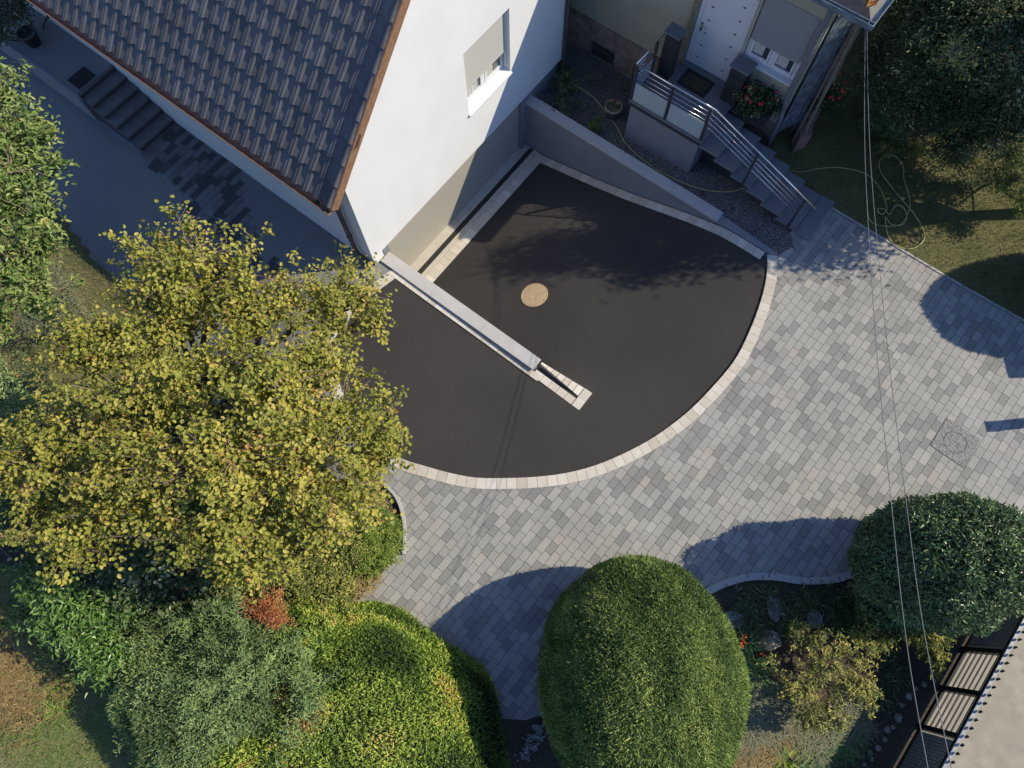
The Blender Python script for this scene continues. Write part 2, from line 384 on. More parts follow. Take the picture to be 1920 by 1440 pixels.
def catmull(pts, k=6, closed=False):
    out = []; n = len(pts)
    rng = range(n) if closed else range(n-1)
    g = (lambda i: pts[i % n]) if closed else (lambda i: pts[max(0, min(n-1, i))])
    for i in rng:
        a, b, c, d = g(i-1), g(i), g(i+1), g(i+2)
        for j in range(k):
            t = j/k; out.append(.5*((2*b)+(c-a)*t+(2*a-5*b+4*c-d)*t*t+(3*b-a-3*c+d)*t**3))
    if not closed: out.append(pts[-1])
    return out
def poly_px(pts, z=0.0): return [at(x, y, z) for x, y in pts]
#@@SETTING
# ---------------------------------------------------------------- the garage ramp
PV = [(-9, .0), (-6.0, .0), (-5.58, -.03), (-4.8, -.24), (-4.0, -.53), (-3.14, -.83), (-2.21, -1.09), (-1.33, -1.30), (-.6, -1.46), (-.32, -1.5), (.5, -1.5)]
def prof(v): return float(np.interp(v, [a for a, b in PV], [b for a, b in PV]))
arc_px = [(1457,480),(1456,520),(1445,570),(1425,625),(1395,685),(1350,740),(1300,790),(1240,835),(1180,868),(1120,893),(1060,908),(1000,915),(940,917),(890,916),(840,907),(790,893),(740,876)]
arc = [at(x, y, 0) for x, y in arc_px]
left_pts = [P(-3.2, -2.45), P(-2.95, -1.55), P(-2.3, -.62), P(-1.1, -.06), P(.14, -.32)]
arcs = catmull(arc+left_pts[:-1], 5)+[left_pts[-1]]
LOOP = [P(5.5, .12), P(5.5, -6.78)]+arcs+[P(.14, .12)]
LOOPUV = [uv(p) for p in LOOP]
G = .1; U0, V0 = -3.6, -8.0; NU, NV = 95, 82
gu = U0+np.arange(NU)*G; gv = V0+np.arange(NV)*G; GU, GV = np.meshgrid(gu, gv, indexing='ij')
ins = inside(np.c_[GU.ravel(), GV.ravel()], LOOPUV).reshape(NU, NV)
Z = np.zeros((NU, NV)); fix = ~ins
pz = np.vectorize(prof)
zl = np.interp(GV, [-5.5, -4.3, -.3], [-.12, -.065, -.012])
rgt = ins & (GU > 5.3); Z[rgt] = pz(GV[rgt]); fix |= rgt
gar = ins & (GV > -.6) & (GU > .3); Z[gar] = -1.5; fix |= gar
lw = ins & (GU > .2) & (GU <= .3) & (GV > -5.5); Z[lw] = zl[lw]; fix |= lw
rw = ins & (GU > .3) & (GU <= .42) & (GV > -5.5)
bl = np.clip((-4.2-GV)/1.3, 0, 1); zr = pz(GV)*.95*(1-bl)+zl*bl; Z[rw] = np.minimum(zr, zl)[rw]; fix |= rw
Z[ins & ~fix] = -.3
for it in range(900):
    S_ = .25*(np.roll(Z, 1, 0)+np.roll(Z, -1, 0)+np.roll(Z, 1, 1)+np.roll(Z, -1, 1)); Z = np.where(fix, Z, S_)
def zA(u, v):
    x = (u-U0)/G; y = (v-V0)/G; i = int(x); j = int(y); a = x-i; b = y-j
    return float(Z[i, j]*(1-a)*(1-b)+Z[i+1, j]*a*(1-b)+Z[i, j+1]*(1-a)*b+Z[i+1, j+1]*a*b)
vid = -np.ones((NU, NV), int); vs = []; fs = []
for i in range(NU-1):
    for j in range(NV-1):
        if ins[i:i+2, j:j+2].all():
            q = []
            for a, b in ((i, j), (i+1, j), (i+1, j+1), (i, j+1)):
                if vid[a, b] < 0: vid[a, b] = len(vs); vs.append(tuple(P(gu[a], gv[b], Z[a, b]-.008)))
                q.append(vid[a, b])
            fs.append(q)
o = npmesh('asphalt_ramp', np.array(vs), np.array(fs), np.full(len(fs), .5), M['asphalt'], None, True); tag(o, kind='structure')
# kerb blocks
def kerb(mb, path, width, zf, side=1, L=.205, top=.016, gap=.006, depth=.12):
    pts = [Vector(p) for p in path]; seg = [(pts[i+1]-pts[i]).length for i in range(len(pts)-1)]; tot = sum(seg)
    n = max(1, round(tot/L)); L = tot/n
    def at_s(s):
        for i, g_ in enumerate(seg):
            if s <= g_ or i == len(seg)-1: return pts[i].lerp(pts[i+1], s/g_), (pts[i+1]-pts[i]).normalized()
            s -= g_
    def nrm(s):
        a, d1 = at_s(max(0, s-.12)); b, d2 = at_s(min(tot, s+.12)); d = (b-a).normalized(); return Vector((-d.y, d.x, 0))*side
    for k in range(n):
        s0 = k*L+gap/2; s1 = (k+1)*L-gap/2; a, _ = at_s(s0); b, _ = at_s(s1); na = nrm(s0); nb = nrm(s1)
        q = [a, b, b+nb*width, a+na*width]; q = [Vector((p.x, p.y, 0)) for p in q]
        for p in q: u_, v_ = uv(p); p.z = zf(u_, v_)+top
        lo = [p-ZX*depth for p in q]; vs = lo+q
        fcs = [(0,3,2,1), (4,5,6,7), (0,1,5,4), (1,2,6,5), (2,3,7,6), (3,0,4,7)]
        if (q[1]-q[0]).cross(q[2]-q[1]).z < 0: fcs = [f[::-1] for f in fcs]
        mb.add(vs, fcs, random.random())
kb = MB()
kerb(kb, [P(5.47, -.62+.25), P(5.47, -6.62)], .21, lambda u, v: prof(v), -1)
kerb(kb, arcs[:-1], .215, lambda u, v: .0, -1)
kerb(kb, [arcs[-2], arcs[-1]+UX*.0], .215, lambda u, v: -.02, -1)
kerb(kb, [P(.17, -.35), P(.17, -4.42)], .135, lambda u, v: float(np.interp(v, [-5.5, -4.3, -.3], [-.12, -.065, -.012])), -1, L=.22)
kerb(kb, [P(5.3, -.385), P(.45, -.385)], .23, lambda u, v: -1.5, 1, L=.2)
tag(kb.build('stone_kerb', M['kerb'], None, False), kind='structure')
m = MB(); m.ubox(.4, 5.5, .2, -.12, -1.62, -1.485); m.ubox(.4, 5.5, -.25, -.38, -1.62, -1.488)
tag(m.build('garage_apron', M['conc']), kind='structure')
# channel drain
dr = thing('channel_drain', 'long dark slotted channel drain in the concrete strip before the garage door', 'drain', P(2.9, -.18, -1.5))
m = MB(); m.ubox(.42, 5.45, -.13, -.24, -1.6, -1.52); m.build('channel', M['anth'], dr)
m = MB(); k = .45
while k < 5.4: m.ubox(k, k+.018, -.132, -.238, -1.515, -1.497); k += .034
m.ubox(.44, 5.44, -.125, -.137, -1.51, -1.494); m.ubox(.44, 5.44, -.233, -.245, -1.51, -1.494); m.build('grate', M['grate'], dr)
# low garden wall with coping between the two halves of the ramp
w1 = thing('low_wall', 'low concrete wall with smooth grey coping running from the house corner into the asphalt', 'wall', P(.3, -2.1, 0))
m = MB(); m.ubox(.19, .41, .1, -4.15, -1.6, .0); m.build('wall_body', M['greywall'], w1)
m = MB(); cv = [0.0, -1.4, -2.8, -4.22]
for i in range(3): m.ubox(.155, .44, cv[i]-.002, cv[i+1]+.002, .0, .05)
m.build('coping', M['coping'], w1, bevel=.006)
w2 = thing('wedge_kerb', 'tapering pale kerb wedge with a strip of painted shade beyond the end of the low wall', 'kerb', P(.3, -4.9, -.15))
m = MB(); nW = 7
for i in range(nW):
    a = i/nW; b = (i+1)/nW-.012
    def rowp(t): 
        v = -4.26-t*1.03; zt = .01-.105*t; ur = .42+.11*t; ul = .375-.07*t
        return ul, ur, v, zt
    A_ = rowp(a); B_ = rowp(b)
    top = [P(A_[0], A_[2], A_[3]), P(A_[1], A_[2], A_[3]-.02), P(B_[1], B_[2], B_[3]-.02), P(B_[0], B_[2], B_[3])]
    low = [p-ZX*.5 for p in top]
    m.add(low+top, [(0,1,2,3), (7,6,5,4), (4,5,1,0), (5,6,2,1), (6,7,3,2), (7,4,0,3)], random.random())
m.build('upper_strip', M['kerb'], w2)
m = MB()
for i in range(5):
    a = -4.26-i*.205; b = a-.198; z0 = float(np.interp(a, [-5.5, -4.3], [-.105, -.05])); z1 = float(np.interp(b, [-5.5, -4.3], [-.105, -.05]))
    top = [P(.07, a, z0), P(.235, a, z0), P(.235, b, z1), P(.07, b, z1)]; low = [p-ZX*.2 for p in top]
    m.add(low+top, [(0,1,2,3), (7,6,5,4), (4,5,1,0), (5,6,2,1), (6,7,3,2), (7,4,0,3)], random.random())
for (ua, ub) in ((.07, .30), (.305, .53)): m.ubox(ua, ub, -5.295, -5.48, -.3, -.095, random.random())
m.build('lower_strip', M['kerb'], w2)
m = MB(); m.ubox(.235, .34, -4.26, -5.29, -.4, -.15); m.build('shade_strip', M['anth'], w2)  # dark strip stands in for the shaded kerb face and its shadow
# right retaining wall
w3 = thing('retaining_wall', 'grey rendered retaining wall along the right side of the ramp with flat coping', 'wall', P(5.6, -2.7, 0))
m = MB(); m.ubox(5.5, 5.72, .1, -5.35, -1.7, .0); m.add([P(5.5,-5.35,-.3),P(5.72,-5.35,-.3),P(5.72,-5.35,.0),P(5.5,-5.35,.0),P(5.5,-6.85,-.3),P(5.62,-6.85,-.3),P(5.62,-6.85,.012),P(5.5,-6.85,.012)], [(0,3,2,1),(4,5,6,7),(0,1,5,4),(1,2,6,5),(2,3,7,6),(3,0,4,7)])
m.build('wall_body', M['greywall'], w3)
m = MB(); cv = [.08, -1.3, -2.7, -4.1, -5.36]
for i in range(4): m.ubox(5.48, 5.76, cv[i]-.002, cv[i+1]+.002, .0, .055)
m.build('coping', M['coping'], w3, bevel=.006)
# manhole covers
lc = at(1002, 553, 0)
u_, v_ = 1.86, -3.02
for _ in range(8): z_ = zA(u_, v_); q = at(1002, 553, z_); u_, v_ = uv(q)
lid = thing('manhole_cover', 'round rusty cast iron manhole cover set in the black asphalt', 'manhole cover', P(u_, v_, z_))
g1 = (P(u_+.2, v_, zA(u_+.2, v_))-P(u_-.2, v_, zA(u_-.2, v_))).normalized(); g2 = (P(u_, v_+.2, zA(u_, v_+.2))-P(u_, v_-.2, zA(u_, v_-.2))).normalized(); g3 = g1.cross(g2).normalized(); g2 = g3.cross(g1)
m = MB(); cc = P(u_, v_, z_); ring = []
for k, (r0, h0) in enumerate(((.315, -.03), (.315, .004), (.285, .006), (.283, -.002))):
    for j in range(40): t = j*math.pi/20; m.v.append(cc+g1*r0*math.cos(t)+g2*r0*math.sin(t)+g3*h0)
for k in range(3):
    for j in range(40): a = k*40+j; b = k*40+(j+1) % 40; m.f.append([a, b, b+40, a+40]); m.t.append(.5)
m.build('frame', M['iron'], lid)
m = MB(); m.add([cc+g1*.28*math.cos(j*math.pi/20)+g2*.28*math.sin(j*math.pi/20)+g3*.004 for j in range(40)], [list(range(40))])
for i in range(-4, 5):
    for j in range(-5, 6):
        x = i*.056+(j % 2)*.028; y = j*.05
        if x*x+y*y < .062: m.box(cc+g1*(x-.018)+g2*(y-.007)+g3*.0042, g1*.036, g2*.014, g3*.008)
m.build('cover_plate', M['iron'], lid)
# ---------------------------------------------------------------- ground, paving, beds
BED = [P(5.7, 3.2), P(7.9, 3.2), P(7.9, -5.2), P(7.4, -5.2), P(7.4, -6.9), P(5.66, -6.9), P(5.70, -5.3)]
def zbed(u, v): return float(np.interp(v, [-6.8, -5.6, -2.3, 0], [-.03, -.10, -.28, -.30]))
B_ = 150
LOWH = [P(-1.2, .3), P(-1.2, 13), P(-9, 13), P(-9, .3)]
m = MB(); m.sheet([[Vector((-B_, -B_, -.02)), Vector((B_, -B_, -.02)), Vector((B_, B_, -.02)), Vector((-B_, B_, -.02))], [p-ZX*.02 for p in LOOP], [p-ZX*.02 for p in BED], [p-ZX*.02 for p in LOWH]])
tag(m.build('ground', M['ground']), kind='structure')
m = MB(); nb = 14
for i in range(nb):
    va = 3.2-i*(3.2+6.9)/nb; vb = 3.2-(i+1)*(3.2+6.9)/nb
    m.add([P(5.6, va, zbed(0, va)), P(8.0, va, zbed(0, va)), P(8.0, vb, zbed(0, vb)), P(5.6, vb, zbed(0, vb))], [(3, 2, 1, 0)])
tag(m.build('gravel_bed', M['gravel']), kind='structure')
def flat(name, loops, mt, z, kind='structure'):
    m = MB(); m.sheet([[Vector((p.x, p.y, z)) for p in l] for l in loops]); return tag(m.build(name, mt), kind=kind)
# clipped paver rows
def pavers(mb, region, ang, wid, lens, z, tints, th=.03, gap=.007, off=0.0, drop=0.0, zfn=None):
    reg = [(p.x, p.y) for p in region]; ca, sa = math.cos(R(ang)), math.sin(R(ang)); n = len(reg)
    loc = [(x*ca+y*sa, -x*sa+y*ca) for x, y in reg]; a0 = min(p[0] for p in loc); a1 = max(p[0] for p in loc); b0 = min(p[1] for p in loc); b1 = max(p[1] for p in loc)
    r_ = 0; b = b0
    while b < b1:
        a = a0-random.random()*.5
        while a < a1:
            L = random.choice(lens); q = [(a+gap/2, b+gap/2), (a+L-gap/2, b+gap/2), (a+L-gap/2, b+wid-gap/2), (a+gap/2, b+wid-gap/2)]; a += L
            w = [(x*ca-y*sa, x*sa+y*ca) for x, y in q]; cen = (sum(p[0] for p in w)/4, sum(p[1] for p in w)/4)
            isin = inside(np.array(w+[cen]), reg)
            if not isin.any(): continue
            if not isin.all():
                if drop: 
                    if not isin[4]: continue
                else:
                    best = None
                    for i in range(n):
                        x0, y0 = reg[i]; x1, y1 = reg[(i+1) % n]; dx, dy = x1-x0, y1-y0; L2 = dx*dx+dy*dy
                        if L2 < 1e-9: continue
                        t = max(0, min(1, ((cen[0]-x0)*dx+(cen[1]-y0)*dy)/L2)); d = (cen[0]-x0-t*dx)**2+(cen[1]-y0-t*dy)**2
                        if best is None or d < best[0]: best = (d, x0, y0, dx, dy)
                    _, x0, y0, dx, dy = best
                    sd_ = [((p[0]-x0)*dy-(p[1]-y0)*dx) for p in w]; sgn = 1 if POLYCW(reg) else -1
                    out = []
                    for i in range(4):
                        p, s1 = w[i], sd_[i]*sgn; p2, s2 = w[(i+1) % 4], sd_[(i+1) % 4]*sgn
                        if s1 > 0: out.append(p)
                        if (s1 > 0) != (s2 > 0): t = s1/(s1-s2); out.append((p[0]+t*(p2[0]-p[0]), p[1]+t*(p2[1]-p[1])))
                    w = out
                    if len(w) < 3: continue
            k = len(w); dz = random.uniform(0, .0015); tt = tints()
            vs = [Vector((x, y, z+dz+(zfn(*uv(Vector((x, y, 0)))) if zfn else 0))) for x, y in w]; ar = sum(vs[i].x*vs[(i+1) % k].y-vs[(i+1) % k].x*vs[i].y for i in range(k))
            if ar < 0: vs = vs[::-1]
            lo = [v-ZX*th for v in vs]
            mb.add(vs+lo, [list(range(k))]+[[i+k, (i+1) % k+k, (i+1) % k, i] for i in range(k)], tt)
        b += wid
def POLYCW(reg):
    return sum(reg[i][0]*reg[(i+1) % len(reg)][1]-reg[(i+1) % len(reg)][0]*reg[i][1] for i in range(len(reg))) < 0
arc_in = [p for p in arcs[:-3]]
drive_px_top = [(1488,462),(1482,436),(1540,383),(1700,478),(1800,538),(1920,606),(2060,690),(2300,850),(2300,1130),(1990,1100)]
drive_px_bot = [(1700,1100),(1612,1068),(1560,1083),(1500,1085),(1450,1078),(1400,1078),(1350,1092),(1322,1108),(1200,1150),(1120,1230),(1060,1330),(985,1350),(900,1345),(820,1270),(735,1195),(657,1138),(715,1077),(745,1035),(756,985),(745,945),(722,915),(704,898),(728,880)]
DRIVE = [arcs[0]]+poly_px(drive_px_top)+poly_px(drive_px_bot)
arcR = [p for p in arcs if True]
lim = min(range(len(arcs)), key=lambda i: (arcs[i]-arc[-1]).length)
DRIVE = poly_px(drive_px_top)+poly_px(drive_px_bot)+[p for p in arcs[:lim+1][::-1]]
def tdrive():
    r = random.random()
    return random.uniform(.0, .28) if r < .27 else (random.uniform(.3, .9) if r < .96 else random.uniform(.93, 1))
m = MB(); pavers(m, DRIVE, 48.3, .1535, [.31, .31, .232, .232, .20], 0.004, tdrive)
tag(m.build('driveway_paving', M['paver']), kind='structure')
flat('joint_bed', [[p for p in DRIVE]], M['joint'], -.008)
# left: resin bound gravel court, terrace, paver path
COURT = poly_px([(20,60),(60,115),(145,180),(130,330),(140,450),(230,560),(330,640),(420,720),(560,860),(640,900),(720,905),(735,880)])
COURT2 = poly_px([(-60,60),(20,130),(70,300),(118,400),(178,480),(262,562),(330,640)], -1.0)+poly_px([(420,780),(560,860),(640,900),(720,905),(735,880)])+[p for p in arcs[lim:][:-1]]+[P(.12, -.33), P(.12, .05), P(.05, .1), P(.05, 12)]
COURT = COURT+[p for p in arcs[lim:][:-1]]+[P(.14, -.3), P(.14, .08), P(-.02, .1), P(-.02, 10.9)]
def zc(u, v):
    a = min(1, max(0, (-u-1.25)/3.0)); b = min(1, max(0, (v-.3)/2.2)); return -1.15*(a*a*(3-2*a)*.5+a*.5)*b*b*(3-2*b)*min(1, max(0, (9+u)/1.5))*min(1, max(0, (13-v)/1.5))
def draped(name, poly, mt, dz, kind='structure', step=.22, zf=None):
    q = [(p.x, p.y) for p in poly]; us = [uv(p) for p in poly]; u0 = min(a for a, b in us); u1 = max(a for a, b in us); v0 = min(b for a, b in us); v1 = max(b for a, b in us)
    nu = int((u1-u0)/step)+2; nv = int((v1-v0)/step)+2; zf = zf or zc
    g = [[P(u0+i*step, v0+j*step) for j in range(nv)] for i in range(nu)]; flatp = np.array([(g[i][j].x, g[i][j].y) for i in range(nu) for j in range(nv)])
    ok = inside(flatp, q).reshape(nu, nv); vs = np.array([[p.x, p.y, zf(*uv(p))+dz] for row in g for p in row]); fs = []
    for i in range(nu-1):
        for j in range(nv-1):
            if ok[i, j] or ok[i+1, j] or ok[i, j+1] or ok[i+1, j+1]: fs.append([i*nv+j, (i+1)*nv+j, (i+1)*nv+j+1, i*nv+j+1])
    return tag(npmesh(name, vs, np.array(fs), np.full(len(fs), .5), mt, None, True), kind=kind)
draped('gravel_court', [p for p in COURT2], M['resin'], -.010, step=.1)
PATH = poly_px([(262,292),(330,217),(420,290),(463,330),(462,385),(480,470),(560,520),(600,540),(640,600),(600,690),(480,690),(400,640),(390,520),(345,420),(350,365)])
m = MB(); pavers(m, PATH, 50.5, .155, [.31, .31, .23, .31], .0, lambda: random.uniform(0, .38) if random.random() < .33 else random.uniform(.42, 1), drop=1, zfn=zc)
tag(m.build('paver_path', M['paver_dark']), kind='structure')
# steps up to the terrace beside the house
m = MB(); ns = 5
ZT = .85
m.ubox(-1.06, .0, 7.93, 14, -.1, ZT); tag(m.build('terrace', M['resin']), kind='structure')
m = MB(); m.ubox(-1.12, -1.06, 7.9, 14, -.4, ZT+.012); m.ubox(-1.12, -1.06, 6.4, 7.9, -.3, .05)
tag(m.build('terrace_edge', M['greywall']), kind='structure')
st = thing('garden_steps', 'dark paver steps climbing beside the long wall of the white house', 'steps', P(-.5, 6.4, 0))
for i in range(ns+1):
    m = MB(); v0 = 6.4+i*.3; h = ZT*(i+1)/(ns+1)
    x = -1.05
    while x < -.03:
        L = min(.3, -.01-x); m.ubox(x, x+L-.006, v0, v0+.32 if i < ns else v0+.05, h-.05, h, random.uniform(.55, .8)); x += L
    m.ubox(-1.05, -.01, v0+.02, v0+.3, -.05, h-.05, .1); m.build('step', M['paver_dark'], st)
m = MB(); m.ubox(-.95, -.45, 8.0, 8.42, ZT+.002, ZT+.02); tag(m.build('door_mat', M['mat']), 'small dark mat on the pale terrace at the top of the garden steps', 'mat', 'door mats')
# lawns
LAWN = poly_px([(-500,1050),(-40,1040),(120,1100),(220,1230),(340,1330),(460,1500),(540,1900),(-700,1900)])
flat('lawn', [LAWN], M['lawn'], -.0095)
GARD = poly_px([(1482,432),(1540,381),(1700,476),(1800,536),(1920,604),(2060,688),(2300,848)])+[Vector((30, 4, 0)), Vector((30, 30, 0)), P(16, -5.6), P(7.42, -5.3), P(7.42, -6.9)]
flat('garden_lawn', [GARD], M['drylawn'], -.009)
draped('garden_ground', [P(-.9, .1), P(-.9, 13.2), P(-9.2, 13.2), P(-9.2, .1)], M['ground'], -.03, step=.25)
LSTRIP = poly_px([(-60,60),(20,130),(70,300),(118,400),(178,480),(262,562),(330,640)], -1.0)+poly_px([(420,780),(300,900),(-600,900),(-800,100)], -.5)
draped('grass_strip', LSTRIP, M['drylawn'], -.02, step=.25)
# path edging strip
m = MB()
epx = [(1540,381),(1700,476),(1800,536),(1920,604),(2060,688),(2300,848)]
for i in range(len(epx)-1):
    a = at(*epx[i]); b = at(*epx[i+1]); d = (b-a).normalized(); n_ = Vector((-d.y, d.x, 0)); m.box(a-ZX*.05, b-a, n_*.05, ZX*.066)
for cpx, hh in ((([(756,1040),(757,985),(745,940),(722,912),(703,897)]), .10), ([(652,1140),(715,1078)], .05)):
    c_ = catmull(poly_px(cpx), 6)
    for i in range(len(c_)-1):
        a, b = c_[i], c_[i+1]; d = (b-a).normalized(); n_ = Vector((-d.y, d.x, 0)); s_ = -1 if hh == .05 else 1
        m.box(a-ZX*.05, (b-a)*.99, n_*s_*-.05, ZX*(.05+hh))
tag(m.build('edging', M['coping']), kind='structure')
m = MB(); c_ = catmull(poly_px([(1312,1110),(1350,1090),(1400,1076),(1450,1075),(1500,1082),(1560,1080),(1612,1066),(1680,1062)]), 6)
for i in range(len(c_)-1):
    a, b = c_[i], c_[i+1]; d = (b-a).normalized(); n_ = Vector((d.y, -d.x, 0)); q = [a, b, b-n_*-.13, a-n_*-.13]
    m.prism([p-ZX*.05 for p in q], .10)
tag(m.build('curved_edging', M['coping']), kind='structure')
# front garden bed, street, fence strip
FBED = poly_px([(1318,1112),(1350,1096),(1400,1083),(1450,1083),(1500,1090),(1560,1088),(1612,1073),(1990,1100),(1960,1130),(1650,1520),(1500,1900),(900,1900),(960,1440),(900,1345),(985,1350),(1060,1330),(1200,1150)])
flat('planting_bed', [FBED], M['soil'], -.006)
HBED = poly_px([(704,898),(745,945),(757,985),(745,1037),(715,1079),(655,1140),(735,1195),(820,1270),(900,1345),(960,1440),(900,1900),(500,1900),(420,1500),(260,1340),(150,1280),(60,1110),(-40,1040),(-40,900),(300,880),(560,860),(640,900)])
HBED2=[p for p in HBED]
draped('hedge_bed', HBED, M['soil'], -.012, step=.2)
f0 = at(1772, 1440, 1.25); f1 = at(1920, 1168, 1.25); f0.z = f1.z = 0
fd = (f1-f0).normalized(); fn = Vector((fd.y, -fd.x, 0))      # fn: towards the street
STREET = [f0-fd*25+fn*.02, f1+fd*25+fn*.02, f1+fd*25+fn*12, f0-fd*25+fn*12]
flat('street', [STREET], M['street'], .004)
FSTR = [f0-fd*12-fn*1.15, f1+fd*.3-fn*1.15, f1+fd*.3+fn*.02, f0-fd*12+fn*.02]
flat('verge', [FSTR], M['soil'], .0)  # gravel verge in dark soil colour, painting the fence's black shadow deeper
flat('corner_gravel', [[P(5.4, -6.6), P(5.5, -7.1), P(5.9, -7.3), P(6.6, -7.3), P(6.6, -6.85)]], M['gravel'], -.0075)
#@@HOUSE
# ---------------------------------------------------------------- white house
H1 = thing('white_house', 'white rendered house with dark tiled roof, sunlit gable wall and garage under it', 'house', P(3.4, 3, 0))
GW = 6.85; RS = math.tan(R(44.5)); RU, RZ = -.45, 2.95
def roofz(u): return RZ+(u-RU)*RS
RIDGE = 3.42; ZR = roofz(RIDGE)
def panel(mb, loops, o, a, b, nrm, th, tint=None):   # loops in (a,b) coords, extruded by -nrm*th, with holes
    L3 = [[Vector((x, y, 0)) for x, y in l] for l in loops]; tri = tessellate_polygon(L3); fl = [p for l in L3 for p in l]; n = len(fl)
    f = lambda p, k: o+a*p.x+b*p.y-nrm*th*k
    vs = [f(p, 0) for p in fl]+[f(p, 1) for p in fl]; fs = []
    for t in tri:
        i, j, k = t; nm = (vs[j]-vs[i]).cross(vs[k]-vs[i])
        if nm.dot(nrm) < 0: i, j, k = k, j, i
        fs.append((i, j, k)); fs.append((k+n, j+n, i+n))
    st_ = 0
    for li, l in enumerate(L3):
        m_ = len(l)
        for i in range(m_):
            a_ = st_+i; b_ = st_+(i+1) % m_; fs.append((a_, b_, b_+n, a_+n))
        st_ += m_
    mb.add(vs, fs, tint)
win = [(3.46, 1.56), (4.88, 1.56), (4.88, 3.22), (3.46, 3.22)]
m = MB()
panel(m, [[(0, .3), (GW, .3), (GW, roofz(0)-.2), (RIDGE, ZR-.22), (0, roofz(0)-.2)], win], P(0, 0, 0), UX, ZX, -VX, .3)
m.build('gable_wall', M['white'], H1)
m = MB(); m.ubox(0, .3, .302, 12, .0, roofz(0)-.22); m.ubox(GW-.3, GW, .302, 12, .3, roofz(0)-.25); m.ubox(.0, GW, 12, 12.3, 0, 3)
m.ubox(.02, .3, .02, .302, .02, .298)
m.build('side_wall', M['white'], H1)
m = MB(); m.ubox(.35, .52, .06, .5, -1.5, .298); m.build('plinth', M['greywall'], H1)
m = MB(); m.ubox(5.3, 5.498, .02, .5, -1.5, .298); m.ubox(5.498, GW-.06, .06, .5, -.5, .298); m.build('plinth', M['greywall'], H1)
# garage door
gd = MB()
for i in range(4):
    z0 = -1.485+i*.46; gd.ubox(.52, 5.3, .105, .15, z0, z0+.452)
g_ = gd.build('garage_door', M['door'], H1)
tag(g_, 'beige sectional garage door under the white gable')
m = MB(); m.ubox(.52, 5.3, .112, .2, -1.5, .298); m.build('door_seals', M['shutter'], g_)
# window
wf = MB()
def frame(mb, u0, u1, z0, z1, v0, v1, t):
    mb.ubox(u0, u1, v0, v1, z0, z0+t); mb.ubox(u0, u1, v0, v1, z1-t, z1); mb.ubox(u0, u0+t, v0, v1, z0+t, z1-t); mb.ubox(u1-t, u1, v0, v1, z0+t, z1-t)
frame(wf, 3.47, 4.87, 1.66, 3.21, .17, .24, .06); wf.ubox(4.13, 4.21, .168, .242, 1.72, 3.15)
frame(wf, 3.54, 4.12, 1.73, 3.1, .16, .20, .045); frame(wf, 4.22, 4.80, 1.73, 3.1, .16, .20, .045)
w_ = wf.build('window', M['pvc'], H1)
m = MB(); m.ubox(3.54, 4.12, .185, .19, 1.75, 3.1); m.ubox(4.22, 4.80, .185, .19, 1.75, 3.1); m.build('pane', M['glass'], w_)
m = MB()
def wavy(mb, o, d, L, n_, z0, z1, nv):
    for i in range(n_):
        x0 = L*i/n_; x1 = L*(i+1)/n_; k0 = .006*math.sin(i*1.3); k1 = .006*math.sin((i+1)*1.3)
        mb.add([o+d*x0+nv*k0+ZX*z0, o+d*x1+nv*k1+ZX*z0, o+d*x1+nv*k1+ZX*z1, o+d*x0+nv*k0+ZX*z1], [(0, 1, 2, 3)])
wavy(m, P(3.56, .176), UX, .42, 24, 1.76, 3.05, VX)
m.build('curtain', M['curtain'], w_); m = MB(); wavy(m, P(4.24, .176), UX, .26, 16, 1.76, 3.05, VX)
m.build('curtain', M['curtain'], w_)
m = MB(); m.add([P(3.44, -.05, 1.575), P(4.90, -.05, 1.575), P(4.90, .24, 1.66), P(3.44, .24, 1.66), P(3.44, -.05, 1.54), P(4.90, -.05, 1.54), P(4.90, .24, 1.5), P(3.44, .24, 1.5)], [(0,1,2,3), (5,4,7,6), (4,5,1,0), (5,6,2,1), (6,7,3,2), (7,4,0,3)])
m.build('window_sill', M['pvc'], w_)
m = MB(); z = 2.16
m.ubox(3.50, 4.84, .095, .125, z-.03, z+.01)
while z < 3.2: m.ubox(3.49, 4.85, .10, .118, z+.004, z+.042); z += .046
m.ubox(3.49, 4.85, .106, .116, 2.15, 3.2); m.build('roller_shutter', M['shutter'], w_)
for a, b in ((4.84, 4.875), (3.465, 3.49)):
    m = MB(); m.ubox(a, b, .08, .13, 1.68, 3.2); m.build('shutter_rail', M['pvc'], w_)
# roof
PITCH = math.atan(RS); SD = (UX*math.cos(PITCH)+ZX*math.sin(PITCH)); SN = (-UX*math.sin(PITCH)+ZX*math.cos(PITCH))
E0 = P(RU, 0, RZ)                                   # eave line start
GAUGE, TW = .404, .263
NR, NT, K = 13, 47, 14
def prof_t(w):
    g = lambda c, s_: math.exp(-((w-c)/s_)**2)
    return .017*g(.20, .09)+.012*g(.44, .10)-.008*g(.76, .18)
V_ = []; F_ = []; T_ = []
for r in range(NR):
    for t in range(NT):
        tint = random.random(); b = len(V_)
        js = random.uniform(-.003, .003)
        for k in range(K+1):
            w = k/K; y = -.10+(t+w)*TW; h = prof_t(w)
            edge = -.010 if k in (0,) else 0
            lip = .024*math.sin(2*math.pi*w+2.6)
            s0 = r*GAUGE-.0+lip+js; s1 = (r+1)*GAUGE+.03
            base = E0+VX*y
            V_.append(base+SD*s0+SN*(h+.027+edge-.034)); V_.append(base+SD*s0+SN*(h+.028+edge)); V_.append(base+SD*(s0+.10)+SN*(h*1.0+.024+edge)); V_.append(base+SD*s1+SN*(h*.85+.0+edge))
        for k in range(K):
            q = b+k*4
            for d in range(3): F_.append([q+d, q+4+d, q+5+d, q+1+d][::-1]); T_.append(tint)
rf = npmesh('roof', np.array([tuple(v) for v in V_]), np.array(F_), T_, M['tile'], H1, True)
rf['label'] = 'dark interlocking tile roof slope'
